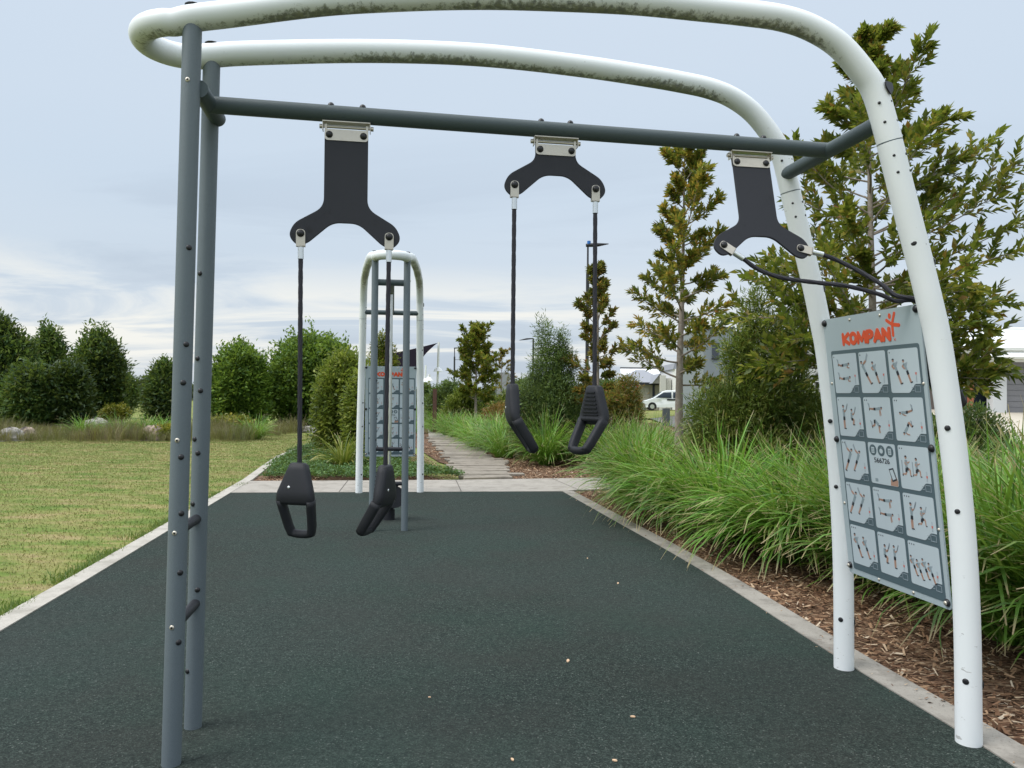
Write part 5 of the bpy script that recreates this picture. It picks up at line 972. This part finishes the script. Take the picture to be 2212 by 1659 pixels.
for i in range(6): mb.box(((X(1392)+X(1402))/2,yh-.05-.01*(i%2),.4+i*.38),(X(1402)-X(1392),.12,.36))
mb.build('garage_door',paint('beige_roller',(.40,.38,.33),.7),root)
root=thing('house',(D(1450,860,105).x,108,.2),'white roofed house rising behind the beige gabled one','house','houses across the street')
yk=105.; X2=lambda u:D(u,830,yk).x; Z2=lambda v:D(1430,v,yk).z
mb=MB(); mb.box(((X2(1350)+X2(1478))/2,yk+6,Z2(836)/2),(X2(1478)-X2(1350),11,Z2(836))); mb.build('wall',M_bei,root)
mb=MB(); poly3(mb,[(X2(1345),yk,Z2(834)),(X2(1482),yk,Z2(834)),(X2(1470),yk+7,Z2(792)),(X2(1355),yk+7,Z2(792))]); poly3(mb,[(X2(1482),yk,Z2(834)),(X2(1482),yk+13,Z2(834)),(X2(1470),yk+7,Z2(792))]); mb.build('roof',M_rw,root)
mb=MB(); mb.box(((X2(1355)+X2(1470))/2,yk+7,Z2(791.5)),(X2(1470)-X2(1355),.3,.2)); mb.build('ridge_capping',BK,root)
root=thing('house',(D(1500,860,80).x,84,.2),'white walled house with a brown garage door right of the van','house','houses across the street')
yk=80.; X3=lambda u:D(u,830,yk).x; Z3=lambda v:D(1480,v,yk).z
mb=MB(); mb.box(((X3(1462)+X3(1535))/2,yk+5,Z3(797)/2),(X3(1535)-X3(1462),9,Z3(797))); mb.build('wall',paint('white_render',(.72,.72,.70),.8,0,.03),root)
mb=MB(); mb.prism([(X3(1458),Z3(797)),(X3(1538),Z3(797)),(X3(1538),Z3(785)),(X3(1462),Z3(784))],(0,yk+1,0),(1,0,0),(0,0,1),(0,1,0),0,8); mb.build('roof',M_rg,root)
mb=MB()
for i in range(6): mb.box(((X3(1475)+X3(1496.5))/2,yk+.42-.01*(i%2),.5+i*.37),(X3(1496.5)-X3(1475),.12,.35))
mb.build('garage_door',paint('brown_roller',(.15,.10,.085),.7),root)
mb=MB(); mb.box((D(1086,815,95).x,97,D(1086,813,95).z/2),(D(1101,815,95).x-D(1071,815,95).x,6,D(1086,813,95).z)); mb.prism([(-1.1,0),(1.1,0),(.8,.45),(-.8,.45)],(D(1086,815,95).x,94,D(1086,813,95).z),(1,0,0),(0,0,1),(0,1,0),0,6)
finish(mb.build('distant_roof',M_rg,origin=(D(1086,815,95).x,97,0)),'dark distant roof beyond the reddish sapling','building')
# ------------------------------------------------------------ cars
def car(name,label,cat,org,ang,Lc,Hc,Wc,prof,win,paintm,wr=.34,wx=(.9,4.1),stripe=False):
    root=thing(name,org,label,cat,'vehicles parked along the street'); o=Vector(org); f=Vector((math.cos(ang),math.sin(ang),0)); s_=Vector((-math.sin(ang),math.cos(ang),0)); Zv=Vector((0,0,1))
    P=lambda x,y,z:o+f*x+s_*y+Zv*z
    hw=lambda z:Wc/2*(1-.0 if z<Hc*.55 else 1-.13*(z-Hc*.55)/(Hc*.45))
    mb=MB(); n_=len(prof); V=[]
    for sd,ins in((-1,.0),(-1,.06),(1,.06),(1,0)):
        pass
    ys=[-1,-.93,.93,1]; 
    for yy_ in ys:
        for x,z in prof:
            k_=1 if abs(yy_)<1 else .965; cxm=Lc/2; czm=Hc*.5; V.append(P(cxm+(x-cxm)*k_,yy_*hw(z),czm+(z-czm)*k_ if z>.3 else z))
    F=[(r*n_+i,r*n_+(i+1)%n_,(r+1)*n_+(i+1)%n_,(r+1)*n_+i) for r in range(3) for i in range(n_)]+[tuple(range(n_))[::-1],tuple(3*n_+i for i in range(n_))]
    mb.add(V,F,0,False); mb.build('body',paintm,root)
    for sd in(-1,1):
        for wpl in win:
            mb=MB(); w_=[P(x,sd*(hw(z)+.006),z) for x,z in wpl]; w2=[P(x,sd*(hw(z)-.03),z) for x,z in wpl]; k=len(w_); mb.add(w_+w2,[tuple(range(k))]+[(i,(i+1)%k,k+(i+1)%k,k+i) for i in range(k)]); mb.build('side_window',M_dkg,root)
        for x in wx:
            mb=MB(); c=P(x,sd*(Wc/2-.11),wr); mb.tube([c-s_*.11,c-s_*.09,c+s_*.09,c+s_*.11],[wr*.93,wr,wr,wr*.93],24); wh=mb.build('wheel',M_black,root)
            mb=MB(); mb.tube([c+s_*sd*.10,c+s_*sd*.122],[wr*.62,wr*.58],20); mb.build('rim',M_alu,wh)
            mb=MB(); mb.tube([P(x,sd*(Wc/2-.02),wr*1.03),P(x,sd*(Wc/2+.004),wr*1.03)],wr*1.16,24); mb.build('wheel_arch',paint('arch_black',(.012,.012,.012),.8),root)
    # windscreen: between two profile points marked
    i0=prof.index(win_front[name][0]); a=prof[i0];b=prof[i0+1]
    nx=Vector((b[1]-a[1],-(b[0]-a[0])))
    mb=MB(); t0,t1=.06,.93; g=lambda t_,yy_:(lambda x,z:P(x-.012,yy_*hw(z)*.90,z+.012))(a[0]+(b[0]-a[0])*t_,a[1]+(b[1]-a[1])*t_)
    w_=[g(t0,-1),g(t0,1),g(t1,1),g(t1,-1)]; mb.add(w_+[q+f*.04-Zv*.02 for q in w_],[(0,1,2,3),(7,6,5,4),(0,4,5,1),(1,5,6,2),(2,6,7,3),(3,7,4,0)]); mb.build('windscreen',paint('windscreen_glass',(.16,.21,.24),.08,0,.05,spec=.8),root)
    for sd in(-1,1):
        mb=MB(); mb.box(P(.10,sd*Wc*.37,Hc*.40),(.14,.42,.16),Matrix((f,s_,Zv)).transposed()); mb.build('headlight',paint('headlight_glass',(.55,.58,.6),.15),root)
        mb=MB(); mb.box(P(Lc*.30,sd*(Wc/2+.1),Hc*.58),(.12,.18,.14),Matrix((f,s_,Zv)).transposed()); mb.build('wing_mirror',paintm,root)
    mb=MB(); mb.box(P(.02,0,Hc*.38),(.06,Wc*.5,.10),Matrix((f,s_,Zv)).transposed()); mb.box(P(.03,0,Hc*.22),(.06,Wc*.6,.12),Matrix((f,s_,Zv)).transposed()); mb.build('grille',BK,root)
    if stripe:
        mb=MB(); mb.box(P(2.95,-(Wc/2+.004),1.02),(1.25,.02,.15),Matrix((f,s_,Zv)).transposed()); mb.build('door_rail',BK,root)
    return root
vp=[(0,.28),(.0,.62),(.12,.86),(.95,1.12),(1.95,1.80),(2.4,1.92),(4.6,1.93),(5.0,1.80),(5.12,1.0),(5.1,.3)]
cp=[(0,.3),(.02,.72),(.15,.88),(1.25,1.0),(2.0,1.48),(2.4,1.56),(3.7,1.54),(4.3,1.05),(4.5,.95),(4.55,.35)]
win_front={'van':[vp[3]],'parked_car':[cp[3]]}
vx=D(1389,880,73).x
car('van','white van parked facing left, in front of the beige house','van',(vx+.1,74.4,.19),R(-6),5.12,1.93,1.9,vp,[[(1.25,1.20),(2.0,1.70),(2.75,1.74),(2.75,1.18)],[(2.9,1.18),(2.9,1.74),(3.8,1.74),(3.8,1.18)],[(3.95,1.18),(3.95,1.74),(4.75,1.70),(4.85,1.18)]],paint('white_car_paint',(.78,.80,.82),.25,0,.02,spec=.6),.35,(.95,4.05),True)
cxx=D(1391.5,880,62).x
car('parked_car','khaki car parked left of the white van, mostly behind the shrub','car',(cxx,62,.10),R(180),4.55,1.56,1.8,cp,[[(1.7,1.02),(2.2,1.42),(2.9,1.44),(2.9,1.02)],[(3.0,1.02),(3.0,1.44),(3.6,1.42),(3.9,1.02)]],paint('khaki_car_paint',(.22,.20,.14),.4,0,.03),.34,(.85,3.65))
# low service cabinet beside the trunk
a=D(1439,885,40); mb=MB(); mb.box((a.x,40,.42),(.34,.3,.9)); finish(mb.build('service_cabinet',paint('cabinet_grey',(.07,.085,.085),.6),origin=(a.x,40,0)),'small dark grey service cabinet left of the slim tree trunk','cabinet')
# pale low edging wall across the lawn
mb=MB(); a=D(228,903,31);b_=D(365,907,31); mb.box(((a.x+b_.x)/2,31,.08),(b_.x-a.x,.3,.24)); finish(mb.build('edging_wall',M_foot,origin=((a.x+b_.x)/2,31,0)),'thin pale concrete edging beyond the brown grasses','edging')
# far wood closing the horizon
k=60000; x=rg.uniform(-170,190,k); hh=3.2+1.1*np.sin(x*.11)+.8*np.sin(x*.31+1)+.5*np.sin(x*.83); z=hh*rg.uniform(0,1,k)**.7; y=150+rg.uniform(-3,3,k)+8*np.sin(x*.05)
V,F=leaves(np.stack([x,y,z],1),unit(np.stack([rg.normal(0,1,k),rg.normal(-.3,1,k),rg.normal(.3,.8,k)],1)),rg.uniform(.5,1.0,k),rg.uniform(.3,.6,k))
finish(mobj('distant_wood',V,None,leafmat('distant_leaf',[(0,(.05,.08,.035)),(.6,(.09,.13,.06)),(1,(.13,.16,.08))],.2),quads=F),'low dull green wood along the horizon','wood',kind='stuff')
